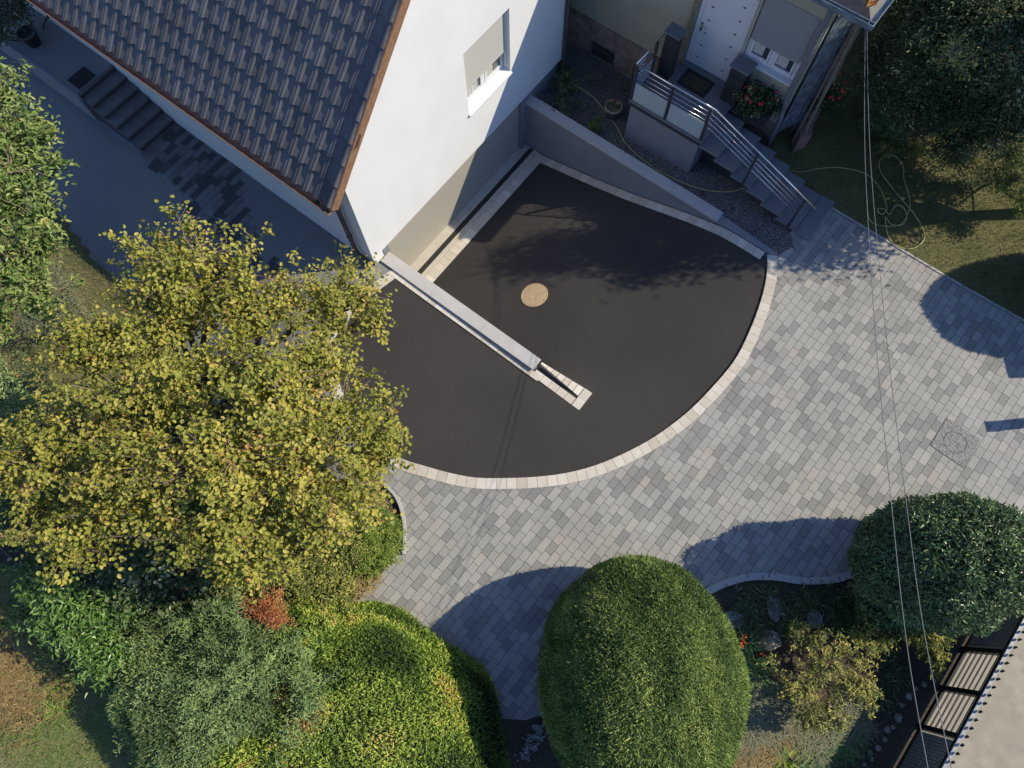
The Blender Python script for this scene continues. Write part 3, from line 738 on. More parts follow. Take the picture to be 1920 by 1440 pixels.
rf.data.polygons.foreach_set('use_smooth', [False]*len(rf.data.polygons))
m = MB(); RSL = (RIDGE-RU)/math.cos(PITCH)
m.prism([E0-VX*.04-SN*.03, E0+SD*RSL-VX*.04-SN*.03, E0+SD*RSL+VX*12.3-SN*.03, E0+VX*12.3-SN*.03], SN*-.12)
S2 = UX*math.cos(PITCH)-ZX*math.sin(PITCH); N2 = UX*math.sin(PITCH)+ZX*math.cos(PITCH); RP = P(RIDGE, 0, ZR)
m.prism([RP-VX*.12-N2*.0, RP+S2*5.5-VX*.12, RP+S2*5.5+VX*12.3, RP+VX*12.3], N2*-.15)
m.build('roof_deck', M['brown'], rf)
# verge: rounded end tiles and a copper coloured flashing
m = MB()
for r in range(NR):
    a = E0-VX*.085+SD*(r*GAUGE); b = a+SD*(GAUGE+.03)
    pts = []; n_ = 7
    for k in range(n_):
        t = math.pi*k/(n_-1); pts.append((math.cos(t)*.055, math.sin(t)*.045))
    q0 = [a+VX*x+SN*(y+.045) for x, y in pts]; q1 = [b+VX*x*.9+SN*(y*.9+.015) for x, y in pts]
    m.add(q0+q1, [[k, k+1, k+1+n_, k+n_] for k in range(n_-1)]+[list(range(n_))[::-1]], random.random())
m.build('verge_tiles', M['tile'], rf, False)
m = MB(); q = E0-VX*.14
m.box(q-SN*.14-SD*.03, SD*(RSL+.03), VX*-.03, SN*.19); m.box(q-VX*.03+SN*.045-SD*.03, SD*(RSL+.03), VX*.045, SN*.012)
c0 = onplane(670, 262, VX, -.17); m.prism([c0-SD*.12, c0+SD*.10, c0-SD*.02-SN*.07], VX*-.05)
m.build('verge_flashing', M['copper'], rf)
# gutter
gt = MB(); GUr = .075
gc = lambda v, z=0: P(RU-.055, v, RZ-.045+z)
n_ = 9; prof_ = [(-GUr*math.cos(math.pi*k/(n_-1)), -GUr*math.sin(math.pi*k/(n_-1))) for k in range(n_)]
inner = [(x*.9, y*.9) for x, y in prof_]
for pr, fl in ((prof_, 0), (inner, 1)):
    vs = [gc(-.13)+UX*x+ZX*y for x, y in pr]+[gc(12.2)+UX*x+ZX*y for x, y in pr]
    fs = [[k, k+1, k+1+n_, k+n_] for k in range(n_-1)]
    if not fl: fs = [f[::-1] for f in fs]
    gt.add(vs, fs)
gt.tube([gc(-.13)-UX*GUr, gc(12.2)-UX*GUr], .010, 6)
gt.add([gc(-.13)+UX*x+ZX*y for x, y in prof_], [list(range(n_))])
g_ = gt.build('gutter', M['copper'], H1)
m = MB(); m.tube([gc(.22, -.05), gc(.24, -.14), P(-.09, .36, 2.55), P(-.09, .40, 2.3), P(-.09, .40, .42), P(-.09, .34, .30), P(-.07, .16, .22), P(-.07, .10, .12), P(-.07, .10, .0)], .05, 12)
for z in (1.0, 2.0): m.tube([P(-.09, .40, z-.015), P(-.09, .40, z+.015)], .062, 12)
m.build('downpipe', M['brown'], H1, True)
m = MB(); m.tube([P(-.07, .10, .0), P(-.07, .10, .2)], .052, 12); m.build('pipe_foot', M['copper'], H1, True)
m = MB(); m.tube([P(GW+.02, -.07, 3.2), P(GW+.02, -.07, .1), P(GW-.02, -.05, -.2)], .045, 10); m.build('downpipe', M['brown'], H1, True)
m = MB(); m.ubox(GW+.002, GW+.05, .01, .10, .25, 3.2); m.build('corner_strip', M['white'], H1)
# stone splash block
sb = MB(); c = P(-.20, -.06, .0); ring = [c+Vector((.20*math.cos(t), .16*math.sin(t), 0)) for t in [i*math.pi/12 for i in range(24)]]
sb.prism(ring, .07); tag(sb.build('splash_stone', M['stone'], bevel=.01), 'round pale stone slab under the copper downpipe of the white house', 'stone slab')
# ---------------------------------------------------------------- second house with porch
FU = 7.9
H2 = thing('old_house', 'older cream rendered house in shade with stained plinth and white front door', 'house', P(10, -1, 0))
HE = -5.2
door = [(-3.80, .93), (-2.62, .93), (-2.62, 3.25), (-3.80, 3.25)]
winr = [(-5.04, 1.93), (-3.86, 1.93), (-3.86, 3.5), (-5.04, 3.5)]
m = MB(); panel(m, [[(4, .76), (HE, .76), (HE, 4.3), (4, 4.3)], door, winr], P(FU, 0, 0), VX, ZX, -UX, .35)
m.ubox(FU+.36, 14, HE, HE+.3, .0, 4.3); m.ubox(FU+.36, 14, 3.7, 4, 0, 4.3); m.ubox(13.7, 14, HE+.31, 3.69, 0, 4.3)
m.build('wall', M['cream'], H2)
m = MB(); bw = [[(-.92, -.34), (-.12, -.34), (-.12, .20), (-.92, .20)], [(-2.15, -.34), (-1.45, -.34), (-1.45, .20), (-2.15, .20)]]
panel(m, [[(4, -.5), (HE-.02, -.5), (HE-.02, .755), (4, .755)]]+bw, P(FU-.03, 0, 0), VX, ZX, -UX, .32); m.build('plinth', M['plinth'], H2)
m = MB(); m.ubox(FU-.03, FU+.0, -2.60, -2.50, 1.0, 4.2); m.build('corner_strip', M['wood'], H2)
for a, b in ((-.92, -.12), (-2.15, -1.45)):
    m = MB(); m.ubox(FU+.02, FU+.06, a, b, -.34, -.28); m.ubox(FU+.02, FU+.06, a, b, .14, .20); m.ubox(FU+.02, FU+.06, a, a+.06, -.28, .14); m.ubox(FU+.02, FU+.06, b-.06, b, -.28, .14)
    f = m.build('basement_window', M['wood'], H2); m = MB(); m.ubox(FU+.045, FU+.05, a, b, -.34, .2); m.build('pane', M['glass'], f)
# front door
m = MB(); m.ubox(FU+.05, FU+.11, -3.78, -2.64, .93, 1.0); m.ubox(FU+.05, FU+.11, -3.78, -3.69, 1.0, 3.2); m.ubox(FU+.05, FU+.11, -2.73, -2.64, 1.0, 3.2); m.ubox(FU+.05, FU+.11, -3.69, -2.73, 3.12, 3.2)
f = m.build('door_frame', M['pvc'], H2)
m = MB(); m.ubox(FU+.06, FU+.10, -3.685, -2.735, 1.005, 3.115); dl = m.build('front_door', M['pvc'], H2)
dl['label'] = 'white front door with small dark inlays'
m = MB()
for i in range(6):
    for vv in (-2.88, -3.52): m = MB(); m.ubox(FU+.054, FU+.0595, vv-.05, vv+.01, 1.25+i*.33, 1.275+i*.33); m.build('inlay', M['anth'], dl)
m = MB(); m.ubox(FU+.04, FU+.059, -2.81, -2.77, 1.93, 2.15); m.tube([P(FU+.02, -2.79, 2.06), P(FU+.02, -2.92, 2.06)], .012, 8); m.tube([P(FU+.06, -2.79, 2.06), P(FU+.015, -2.79, 2.06)], .012, 8); m.build('handle', M['steel'], dl)
# facade window
m = MB()
def vframe(mb, v0, v1, z0, z1, u0, u1, t):
    mb.ubox(u0, u1, v0, v1, z0, z0+t); mb.ubox(u0, u1, v0, v1, z1-t, z1); mb.ubox(u0, u1, v0, v0+t, z0+t, z1-t); mb.ubox(u0, u1, v1-t, v1, z0+t, z1-t)
vframe(m, -5.03, -3.87, 1.94, 3.49, FU+.06, FU+.12, .07); m.ubox(FU+.058, FU+.122, -4.49, -4.41, 2.02, 3.4)
vframe(m, -4.95, -4.50, 2.02, 3.4, FU+.045, FU+.09, .045); vframe(m, -4.40, -3.95, 2.02, 3.4, FU+.045, FU+.09, .045)
w_ = m.build('window', M['pvc'], H2); w_['label'] = 'white window with half lowered grey shutter'
m = MB(); m.ubox(FU+.075, FU+.08, -4.94, -4.51, 2.03, 3.4); m.ubox(FU+.075, FU+.08, -4.39, -3.96, 2.03, 3.4); m.build('pane', M['glass'], w_)
m = MB()
wavy(m, P(FU+.068, -4.80), VX, .26, 16, 2.1, 3.35, UX)
m.build('curtain', M['curtain'], w_); m = MB(); wavy(m, P(FU+.068, -4.24), VX, .26, 16, 2.1, 3.35, UX)
m.build('curtain', M['curtain'], w_)
m = MB(); z = 2.42
while z < 3.48: m.ubox(FU+.0, FU+.02, -5.0, -3.90, z, z+.042); z += .046
m.ubox(FU+.006, FU+.016, -5.0, -3.90, 2.4, 3.48); m.build('roller_shutter', M['shutter2'], w_)
m = MB(); m.ubox(FU-.08, FU+.06, -5.08, -3.84, 1.90, 1.935); m.build('window_sill', M['pvc'], w_)
# roof of the second house
ec = at(1632, 38, 4.4); eu, ev = uv(ec)
m = MB()
A = P(eu, ev, 4.4); B2 = P(14.6, ev, 4.4); C2 = P(14.6, 4.6, 4.4); D2 = P(eu, 4.6, 4.4); R1 = P((eu+14.6)/2, ev+3.4, 6.3); R2 = P((eu+14.6)/2, 1.2, 6.3)
th = ZX*.12
vs = [A, B2, C2, D2, R1, R2]; vs2 = vs+[v-th for v in vs]
m.add(vs2, [(0,1,4), (1,2,5,4), (2,3,5), (3,0,4,5), (10,7,6), (10,11,8,7), (11,9,8), (11,10,6,9), (6,7,1,0), (7,8,2,1), (8,9,3,2), (9,6,0,3)])
r2 = m.build('roof', M['rooftile2'], H2)
m = MB()
def trough(mb, a, b, nrm, w=.10, h=.10, t=.012):
    d = b-a; mb.box(a-ZX*h, d, nrm*w, ZX*t); mb.box(a+nrm*(w-t)-ZX*h, d, nrm*t, ZX*h); mb.box(a-ZX*h, d, nrm*t, ZX*h); mb.tube([a+nrm*w, b+nrm*w], .012, 6)
trough(m, A-VX*.11-ZX*.0, D2, -UX); trough(m, A-UX*.11, B2, -VX)
m.build('gutter', M['plastic'], H2)
m = MB(); dpts = [P(eu+.05, -5.3, 4.3), P(FU-.12, -5.12, 3.9), P(FU-.10, -5.12, 3.6), P(FU-.10, -5.12, 1.7), P(FU-.12, -5.16, 1.3), P(FU-.14, -5.22, 1.1), P(FU-.14, -5.22, .05)]
m.tube(dpts, .055, 10); m.build('downpipe', M['slabcap'], H2, True)
lf = MB(); c = at(1628, 8, 4.62)
for i in range(5):
    d = Vector((random.uniform(-1, 1), random.uniform(-1, 1), .3)).normalized(); w_v = d.cross(ZX).normalized(); q = c+Vector((random.uniform(-.06, .06), random.uniform(-.08, .08), i*.015))
    lf.add([q-d*.12, q-d*.03+w_v*.08+ZX*.05, q+d*.13+ZX*.02, q-d*.02-w_v*.07+ZX*.06, q+ZX*.0], [(0,4,1), (1,4,2), (2,4,3), (3,4,0)])
tag(lf.build('dry_leaves', M['dleaf']), 'clump of curled orange dry leaves lying on the dark roof corner of the old house', 'dry leaves')
# sheets and boards leaning against the right end of the old house
ps = thing('plastic_sheets', 'grey translucent plastic sheets leaning beside the corner downpipe of the old house', 'plastic sheets', P(8.4, -5.5, 0))
for i in range(3):
    m = MB(); n_ = 14
    o = P(FU+.05+i*.22, -5.27-.09*i, .5 if i < 2 else .2); top = P(FU+.10+i*.22, -5.24-.06*i, 3.6-.3*i)-P(FU+.05+i*.22, -5.27-.09*i, .5 if i < 2 else .2)
    wv = (UX*.9-VX*.25).normalized()*(.5 if i < 2 else .8)
    pts = [o+wv*(k/n_)+VX*.025*math.sin(k*1.7) for k in range(n_+1)]
    m.add(pts+[p+top for p in pts]+[p-VX*.008 for p in pts]+[p+top-VX*.008 for p in pts], [[k, k+1, k+n_+2, k+n_+1] for k in range(n_)]+[[k+2*n_+2, k+3*n_+3, k+3*n_+4, k+2*n_+3] for k in range(n_)]+[[0, n_+1, 3*n_+3, 2*n_+2], [n_, 3*n_+2, 4*n_+3, 2*n_+1]])
    m.build('sheet', M['plastic'], ps, True)
wp = thing('timber_battens', 'bundle of thin weathered wooden battens leaning at the end wall of the old house', 'timber', P(8.9, -5.7, 0))
for i in range(7):
    m = MB(); a = P(8.2+.12*i+random.uniform(-.05, .05), -5.62-random.uniform(0, .25), .05); b = P(8.7+.16*i, -5.45-random.uniform(0, .12), 3.9+random.uniform(-.5, .3))
    d = (b-a); m.box(a, d, UX*.035, VX*.05); m.build('batten', M['wood'], wp)
# ---------------------------------------------------------------- porch
ZL = 1.0
pc = thing('porch', 'grey rendered porch landing before the white front door of the old house', 'porch', P(7, -3.2, 0))
m = MB(); m.ubox(6.34, FU-.035, -4.10, -2.30, -.4, ZL-.05); m.build('base', M['greywall'], pc)
m = MB(); m.ubox(6.28, 7.1, -4.17, -2.26, ZL-.048, ZL); m.ubox(7.105, FU-.035, -4.17, -2.26, ZL-.048, ZL); m.ubox(FU-.1, FU+.05, -3.8, -2.62, ZL+.002, ZL+.05); m.build('landing_slab', M['slab'], pc)
m = MB(); m.ubox(6.30, 6.335, -4.14, -2.28, ZL-.17, ZL-.05); m.build('fascia', M['anth'], pc)
sr = thing('staircase', 'open staircase of dark grey slab treads coming down from the porch', 'staircase', P(6.9, -5.5, 0))
ends = [-4.17, -4.60, -5.08, -5.53, -5.96, -6.41, -6.86]
for i in range(6):
    z = ZL-.152*(i+1); m = MB(); m.ubox(6.30, 7.44, ends[i+1], ends[i]+.05, z-.045, z); m.build('tread', M['slab'], sr, bevel=.004)
m = MB()
for i in range(6):
    z = ZL-.152*(i+1); m.ubox(6.75, 7.38, ends[i+1]+.06, ends[i]+.06, -.3, z-.047)
m.build('stringer', M['anth'], sr)
m = MB(); m.ubox(6.28, 7.5, -7.22, -6.87, -.02, .045); tag(m.build('foot_slab', M['slab'], sr, bevel=.004))
def pillar(name, u0, u1, v0, v1, z0, z1, label):
    t = thing(name, label, 'pillar', P((u0+u1)/2, (v0+v1)/2, z0), 'slate faced pillars on the porch')
    m = MB(); m.ubox(u0+.04, u1-.04, v0+.04, v1-.04, z0, z1-.04); m.build('shaft', M['slate'], t)
    m = MB(); m.ubox(u0, u1, v0, v1, z1-.038, z1); m.build('cap', M['slabcap'], t)
pillar('porch_pillar', 7.21, 7.53, -2.68, -2.29, ZL+.001, 2.2, 'tall slate faced pillar with a grey cap left of the white front door')
pillar('porch_pillar', 7.47, 7.86, -4.25, -3.80, ZL-.3, 2.0, 'dark slate pillar with a grey cap between the front door and the geranium box')
m = MB(); m.ubox(7.30, 7.80, -3.55, -2.83, ZL+.003, ZL+.018); dm = m.build('door_mat', M['mat'], None); tag(dm, 'black bordered brown door mat before the white front door', 'mat', 'door mats')
m = MB(); m.ubox(7.37, 7.73, -3.47, -2.91, ZL+.019, ZL+.024); m.build('mat_centre', M['mat2'], dm)
# railing
rl = thing('railing', 'stainless steel railing with grey posts and frosted glass around the porch and down the stairs', 'railing', P(6.35, -4, ZL))
RU_ = 6.33; hr = [P(RU_, -2.24, 1.98), P(RU_, -4.22, 1.98), P(RU_, -6.95, .98)]
m = MB(); m.tube([P(7.55, -2.24, 1.98)]+hr[:1], .021, 8); m.tube(hr[:2], .021, 8); m.tube(hr[1:], .021, 8); m.build('handrail', M['steel'], rl, True)
slope = (.98-1.98)/(6.95-4.22)
def zh(v): return 1.98 if v > -4.22 else 1.98+slope*(-4.22-v)
for v, zb in ((-2.27, ZL-.15), (-3.17, ZL-.15), (-4.10, ZL-.15), (-5.36, .4), (-6.68, .0)):
    m = MB(); m.ubox(RU_-.03, RU_+.03, v-.025, v+.025, zb, zh(v)-.05); m.tube([P(RU_, v, zh(v)-.05), P(RU_, v, zh(v))], .01, 6); m.build('post', M['anth'], rl)
m = MB(); m.ubox(7.1, 7.15, -2.27, -2.22, ZL, 1.93); m.build('post', M['anth'], rl)
for dz in (.14, .27, .40, .53):
    m = MB()
    if dz < .45: m.tube([P(RU_, -2.27, 1.98-dz), P(RU_, -4.16, 1.98-dz)], .008, 6); m.tube([P(7.45, -2.24, 1.98-dz), P(RU_, -2.24, 1.98-dz)], .008, 6)
    m.tube([P(RU_-.02, -4.16, 1.98-dz), P(RU_-.02, -4.26, zh(-4.26)-dz), P(RU_-.02, -6.75, zh(-6.75)-dz)], .008, 6); m.build('rod', M['steel'], rl, True)
for a, b in ((-3.13, -2.31), (-4.06, -3.21)):
    m = MB(); m.ubox(RU_-.006, RU_+.006, a, b, ZL-.03, 1.50); m.build('glass_panel', M['frost'], rl)
m = MB(); m.ubox(RU_+.04, 7.09, -2.25, -2.238, ZL+.02, 1.52); m.build('glass_panel', M['frost'], rl)
#@@GARDEN
# ---------------------------------------------------------------- foliage materials
L_ = {}
L_['yellow'] = leafmat('yellow_green_leaves', [(0, (0.115, 0.14, 0.0253)), (.35, (0.276, 0.292, 0.0464)), (.62, (0.437, 0.411, 0.0759)), (.85, (0.552, 0.465, 0.101)), (.95, (0.573, 0.411, 0.101)), (1, (0.528, 0.281, 0.0928))], trans=.28)
L_['walnut'] = leafmat('green_leaves', [(0, (0.0504, 0.0935, 0.0215)), (.5, (0.187, 0.273, 0.0646)), (.85, (0.374, 0.446, 0.144)), (1, (0.517, 0.489, 0.172))], trans=.25)
L_['dark'] = leafmat('dark_glossy_leaves', [(0, (0.0347, 0.0663, 0.0218)), (.5, (0.0972, 0.165, 0.0566)), (.8, (0.208, 0.302, 0.109)), (1, (0.417, 0.482, 0.153))], rough=.35, spec=.6, trans=.1)
L_['laurel'] = leafmat('laurel_leaves', [(0, (0.0445, 0.104, 0.0178)), (.5, (0.125, 0.252, 0.0445)), (1, (0.281, 0.414, 0.119))], rough=.35, spec=.6)
L_['yew'] = leafmat('yew_needles', [(0, (0.0468, 0.0898, 0.0258)), (.4, (0.136, 0.216, 0.0514)), (.7, (0.293, 0.379, 0.0942)), (1, (0.548, 0.552, 0.172))], trans=.15)
L_['thuja'] = leafmat('thuja_foliage', [(0, (0.0498, 0.0901, 0.0217)), (.35, (0.15, 0.239, 0.0433)), (.65, (0.349, 0.479, 0.0721)), (.88, (0.598, 0.674, 0.126)), (1, (0.649, 0.421, 0.144))], trans=.2)
L_['cypress'] = leafmat('cypress_foliage', [(0, (0.0581, 0.1, 0.0365)), (.5, (0.2, 0.293, 0.102)), (1, (0.397, 0.501, 0.182))], trans=.15)
L_['spirea'] = leafmat('fresh_leaves', [(0, (0.06, 0.108, 0.018)), (.5, (0.18, 0.264, 0.036)), (1, (0.384, 0.408, 0.084))])
L_['gold'] = leafmat('golden_leaves', [(0, (0.075, 0.1, 0.025)), (.45, (0.25, 0.275, 0.0625)), (.8, (0.5, 0.463, 0.125)), (1, (0.6, 0.5, 0.125))])
L_['bronze'] = leafmat('bronze_leaves', [(0, (0.229, 0.0715, 0.0358)), (.5, (0.486, 0.172, 0.0715)), (1, (0.601, 0.343, 0.143))])
L_['ochre'] = leafmat('ochre_leaves', [(0, (0.155, 0.115, 0.0386)), (.5, (0.361, 0.258, 0.103)), (1, (0.489, 0.386, 0.18))])
L_['grass'] = leafmat('grass_blades', [(0, (0.0732, 0.15, 0.022)), (.4, (0.183, 0.321, 0.0549)), (.7, (0.347, 0.448, 0.11)), (1, (0.549, 0.533, 0.22))], rough=.8, spec=.15)
L_['grass2'] = leafmat('dry_grass_blades', [(0, (0.0554, 0.0874, 0.0221)), (.4, (0.142, 0.175, 0.0441)), (.7, (0.285, 0.28, 0.0955)), (1, (0.427, 0.368, 0.162))], rough=.8, spec=.15)
L_['shade'] = leafmat('deep_green_leaves', [(0, (0.0217, 0.0396, 0.0154)), (.5, (0.063, 0.0991, 0.034)), (.85, (0.162, 0.198, 0.0772)), (1, (0.451, 0.486, 0.248))])
L_['grey'] = leafmat('grey_green_leaves', [(0, (0.11, 0.132, 0.077)), (.5, (0.242, 0.264, 0.165)), (1, (0.374, 0.341, 0.22))])
def bl(px, py, z, rx, ry=None, rz=None):
    ry = ry or rx; rz = rz or rx*.75; return (at(px, py, z), (rx, ry, rz))
# --- large yellowing tree
tr = thing('garden_tree', 'large yellowing broadleaf tree spreading over the left edge of the asphalt', 'tree', at(395, 830, 0))
B1 = [bl(385,520,3.9,.95,.72,.6), bl(480,590,3.7,.75,.6,.5), bl(315,600,3.5,.7,.6,.5), bl(635,575,3.1,.55,.75,.5), bl(600,690,3.3,.62,.5,.5), bl(655,790,3.2,.72,.62,.5), bl(700,850,2.8,.40,.42,.35),
      bl(500,740,4.1,.9,.8,.6), bl(370,700,3.9,.7,.5,.5), bl(190,650,3.8,.85,.6,.5), bl(270,760,3.7,.85,.6,.5), bl(110,850,3.6,.85,.6,.45), bl(35,880,3.3,.5,.4,.35), bl(240,860,3.8,.75,.5,.5),
      bl(130,1010,3.3,.85,.42,.4), bl(230,960,3.5,.75,.42,.4), bl(420,880,4.2,1.0,.75,.6), bl(400,1000,3.8,.95,.5,.5), bl(560,870,3.8,.9,.75,.55), bl(570,990,3.3,.85,.5,.5), bl(480,1060,3.0,.7,.35,.4), bl(665,930,2.6,.5,.5,.4),
      bl(280,555,3.4,.25,.2,.2), bl(545,545,3.5,.3,.25,.2), bl(690,560,3.0,.18,.2,.15), bl(700,605,3.0,.2,.2,.15), bl(735,835,2.8,.22,.22,.18), bl(725,780,2.9,.2,.2,.15), bl(20,800,3.2,.3,.18,.15), bl(75,960,3.1,.4,.2,.15), bl(330,480,3.8,.35,.25,.2), bl(655,510,3.0,.16,.18,.12)]
B1 = [(c, (r[0]*.9, r[1]*.9, r[2]*.9)) for c, r in B1]
leafy(tr, at(395, 830, 0), B1, L_['yellow'], .074, .058, per=30, dens=18.5, spread=.17, trunk_r=.13, fork=at(395, 810, 1.8), tint0=.50, tsd=.13, seedtint=.17, hollow=.6, irr=.42, fea=3.8, up=.6, rnd=.36, shn=.42)
t_ = thing('understory_shrub', 'dark green shrub growing in the shade beneath the large yellowing tree', 'shrub', at(420, 860, 0))
leafy(t_, at(420, 860, 0), [bl(330,760,1.7,.7,.6,.5), bl(250,880,1.6,.8,.6,.5), bl(420,860,1.8,.8,.7,.5), bl(540,880,1.5,.7,.6,.5), bl(590,790,1.2,.55,.45,.4), bl(480,960,1.6,.8,.5,.5), bl(150,920,1.4,.7,.5,.5), bl(330,980,1.6,.8,.5,.5), bl(200,760,1.4,.6,.5,.4), bl(600,960,1.2,.5,.4,.4), bl(70,980,1.2,.6,.5,.4)], L_['walnut'], .075, .05, per=26, dens=12, spread=.15, trunk_r=.05, twigs=False, tint0=.12, tsd=.12)
# stray shoots above the top lobe
for (x0, y0, x1, y1) in ((480,460,445,422),(490,450,512,418),(625,500,612,490),(560,500,548,470),(400,450,402,420),(330,480,300,470),(270,520,255,480),(660,520,655,480),(740,830,755,800),(60,990,20,1010)):
    m = MB(); a = at(x0, y0, 3.9); b = at(x1, y1, 4.3); m.tube([a, a.lerp(b, .5)+Vector((.04, .0, .02)), b], [.007, .005, .003], 3)
    n = 14; t = RNG.random(n)**.6; pos = np.array([a.lerp(b, k) for k in t])+RNG.normal(size=(n, 3))*.035
    v, f = leafpoly(pos, unit(RNG.normal(size=(n, 3))*.6+np.array([0, 0, .8])), RNG.normal(size=(n, 3)), .075, .055)
    sh = m.build('shoot', M['twig'], tr); foliage('leaves', [(v, f, .55+RNG.normal(size=n)*.2, 2)], L_['yellow'], sh)
# --- walnut-like tree on the left edge
tr = thing('walnut_tree', 'green leaved tree at the left edge of the photo beside the shaded gravel court', 'tree', at(-30, 420, -.8))
leafy(tr, at(-30, 420, -.8), [bl(5,170,2.6,.45,.5), bl(40,265,2.6,.62,.5), bl(10,330,2.8,.7,.5), bl(70,235,2.5,.4,.22), bl(40,400,2.6,.72,.45), bl(65,470,2.4,.55,.42), bl(15,500,2.4,.6,.5), bl(55,560,2.2,.55,.4), bl(-30,600,2.2,.6,.5), bl(-60,300,2.8,.9,.9), bl(95,310,2.3,.30,.14)],
      L_['walnut'], .125, .055, per=18, dens=15, spread=.19, fea=3.2, irr=.3, rnd=.55, trunk_r=.09, tint0=.5, tsd=.18, fork=at(-30, 420, 1))
t_ = thing('grey_shrub', 'pale grey green shrub below the walnut like tree at the left edge', 'shrub', at(20, 720, -.6))
leafy(t_, at(20, 740, -.6), [bl(25,720,1.0,.6,.6), bl(60,790,.9,.55,.5), bl(-10,850,1.0,.7,.7), bl(20,930,.6,.5,.5)], L_['cypress'], .07, .03, per=30, dens=14, spread=.12, trunk_r=.04, twigs=False, tint0=.62)
t_ = thing('low_shrub', 'low light green shrub on the sunlit grass beside the gravel court', 'shrub', at(120, 560, -.9))
leafy(t_, at(120, 560, -.9), [bl(110,540,-.4,.45,.5,.3), bl(150,590,-.5,.4,.4,.3), bl(90,600,-.3,.5,.4,.4)], L_['grey'], .06, .025, per=26, dens=16, spread=.1, trunk_r=.03, twigs=False, tint0=.35)
# --- laurel, dark shrub, cypress, thuja hedge
t_ = thing('laurel_shrub', 'glossy bright green laurel shrub at the lower left beside the lawn', 'shrub', at(150, 1180, 0))
leafy(t_, at(150, 1180, 0), [bl(70,1090,1.0,.42,.36), bl(115,1130,1.2,.55,.45), bl(165,1175,1.2,.55,.45), bl(190,1235,1.1,.45,.35), bl(215,1130,1.2,.4,.4)], L_['laurel'], .11, .036, per=26, dens=20, spread=.13, trunk_r=.04, twigs=False, up=.6, tint0=.5, core=True)
t_ = thing('shaded_shrub', 'dark large leaved shrub in the shade under the yellowing tree', 'shrub', at(290, 1100, 0))
leafy(t_, at(290, 1100, 0), [bl(270,1060,1.5,.6,.35), bl(350,1110,1.2,.55,.4), bl(240,1110,1.2,.5,.4), bl(120,1050,1.0,.6,.4)], L_['shade'], .10, .065, per=20, dens=12, spread=.15, trunk_r=.04, twigs=False, tint0=.6)
c = at(420, 1290, .7)
t_ = thing('cypress_shrub', 'spreading blue green cypress shrub between the laurel and the clipped hedge', 'shrub', at(420, 1290, 0))
clipped(t_, at(430, 1290, .55), (1.55, 1.45, 1.15), 80000, L_['cypress'], .075, .020, amp=.10, fr=3.5, tint0=.52, tsd=.2, tilt=.9, thick=.26, tclump=.2, gaps=.15, up=.1, corescale=.85)
clipped(t_, at(300, 1230, .4), (.95, .85, .8), 34000, L_['cypress'], .08, .020, amp=.16, fr=4, tint0=.5, tilt=1.0, thick=.25, gaps=.2, name='side_foliage', corename='side_branches', corescale=.84)
clipped(t_, at(430, 1400, .3), (1.3, .9, .7), 36000, L_['cypress'], .08, .020, amp=.16, fr=4, tint0=.5, tilt=1.0, thick=.25, gaps=.2, name='side_foliage', corename='side_branches', corescale=.84)
c_b = [bl(255,1290,.6,.35,.35,.3), bl(275,1345,.6,.35,.35,.3), bl(325,1395,.6,.4,.35,.3), bl(390,1425,.7,.4,.3,.3), bl(240,1235,.7,.35,.3,.3), bl(350,1160,1.1,.45,.3,.3), bl(440,1140,1.3,.4,.25,.3), bl(540,1230,1.4,.35,.35,.3), bl(585,1300,1.4,.35,.4,.3), bl(560,1370,1.3,.4,.35,.3), bl(460,1260,1.6,.5,.45,.3), bl(380,1320,1.5,.5,.45,.3)]
leafy(t_, at(420, 1290, 0), c_b, L_['cypress'], .07, .017, per=44, dens=26, spread=.13, trunk_r=.03, twigs=False, up=.5, tint0=.55, tsd=.2, irr=.4, fea=4.0, crown='sprigs')
t_ = thing('clipped_hedge', 'rounded yellow green clipped hedge along the lower edge of the paving', 'hedge', at(640, 1400, 0))
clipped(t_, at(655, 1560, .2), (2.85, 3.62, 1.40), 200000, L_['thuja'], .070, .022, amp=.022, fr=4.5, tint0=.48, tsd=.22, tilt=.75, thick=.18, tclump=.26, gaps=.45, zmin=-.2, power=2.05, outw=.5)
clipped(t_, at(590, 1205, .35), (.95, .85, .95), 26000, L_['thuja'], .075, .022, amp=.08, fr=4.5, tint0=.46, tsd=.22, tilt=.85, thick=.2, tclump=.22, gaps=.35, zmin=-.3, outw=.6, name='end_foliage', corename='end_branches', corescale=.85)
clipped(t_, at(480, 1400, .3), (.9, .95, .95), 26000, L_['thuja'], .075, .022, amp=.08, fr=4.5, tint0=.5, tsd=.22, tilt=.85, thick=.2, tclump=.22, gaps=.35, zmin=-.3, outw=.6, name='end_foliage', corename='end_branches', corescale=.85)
t_ = thing('bronze_shrub', 'rusty orange dead foliage patch at the top end of the clipped hedge', 'shrub', at(500, 1150, 0))
leafy(t_, at(500, 1150, 0), [bl(480,1140,1.5,.17,.14,.12), bl(512,1130,1.5,.16,.15,.12), bl(518,1160,1.5,.14,.12,.1)], L_['bronze'], .075, .014, per=40, dens=60, spread=.09, trunk_r=.02, twigs=False, up=.4)
t_ = thing('spirea_shrub', 'fresh light green mound shrub inside the curved edging', 'shrub', at(700, 1010, 0))
leafy(t_, at(700, 1010, 0), [bl(695,990,.42,.42,.36,.35), bl(690,1045,.40,.45,.3,.35), bl(722,1010,.3,.30,.36,.28)], L_['spirea'], .034, .022, per=60, dens=60, spread=.085, trunk_r=.02, twigs=False, tint0=.5, core=True)
t_ = thing('ochre_shrub', 'dry ochre leaved plant between the tree and the curved edging', 'shrub', at(700, 935, 0))
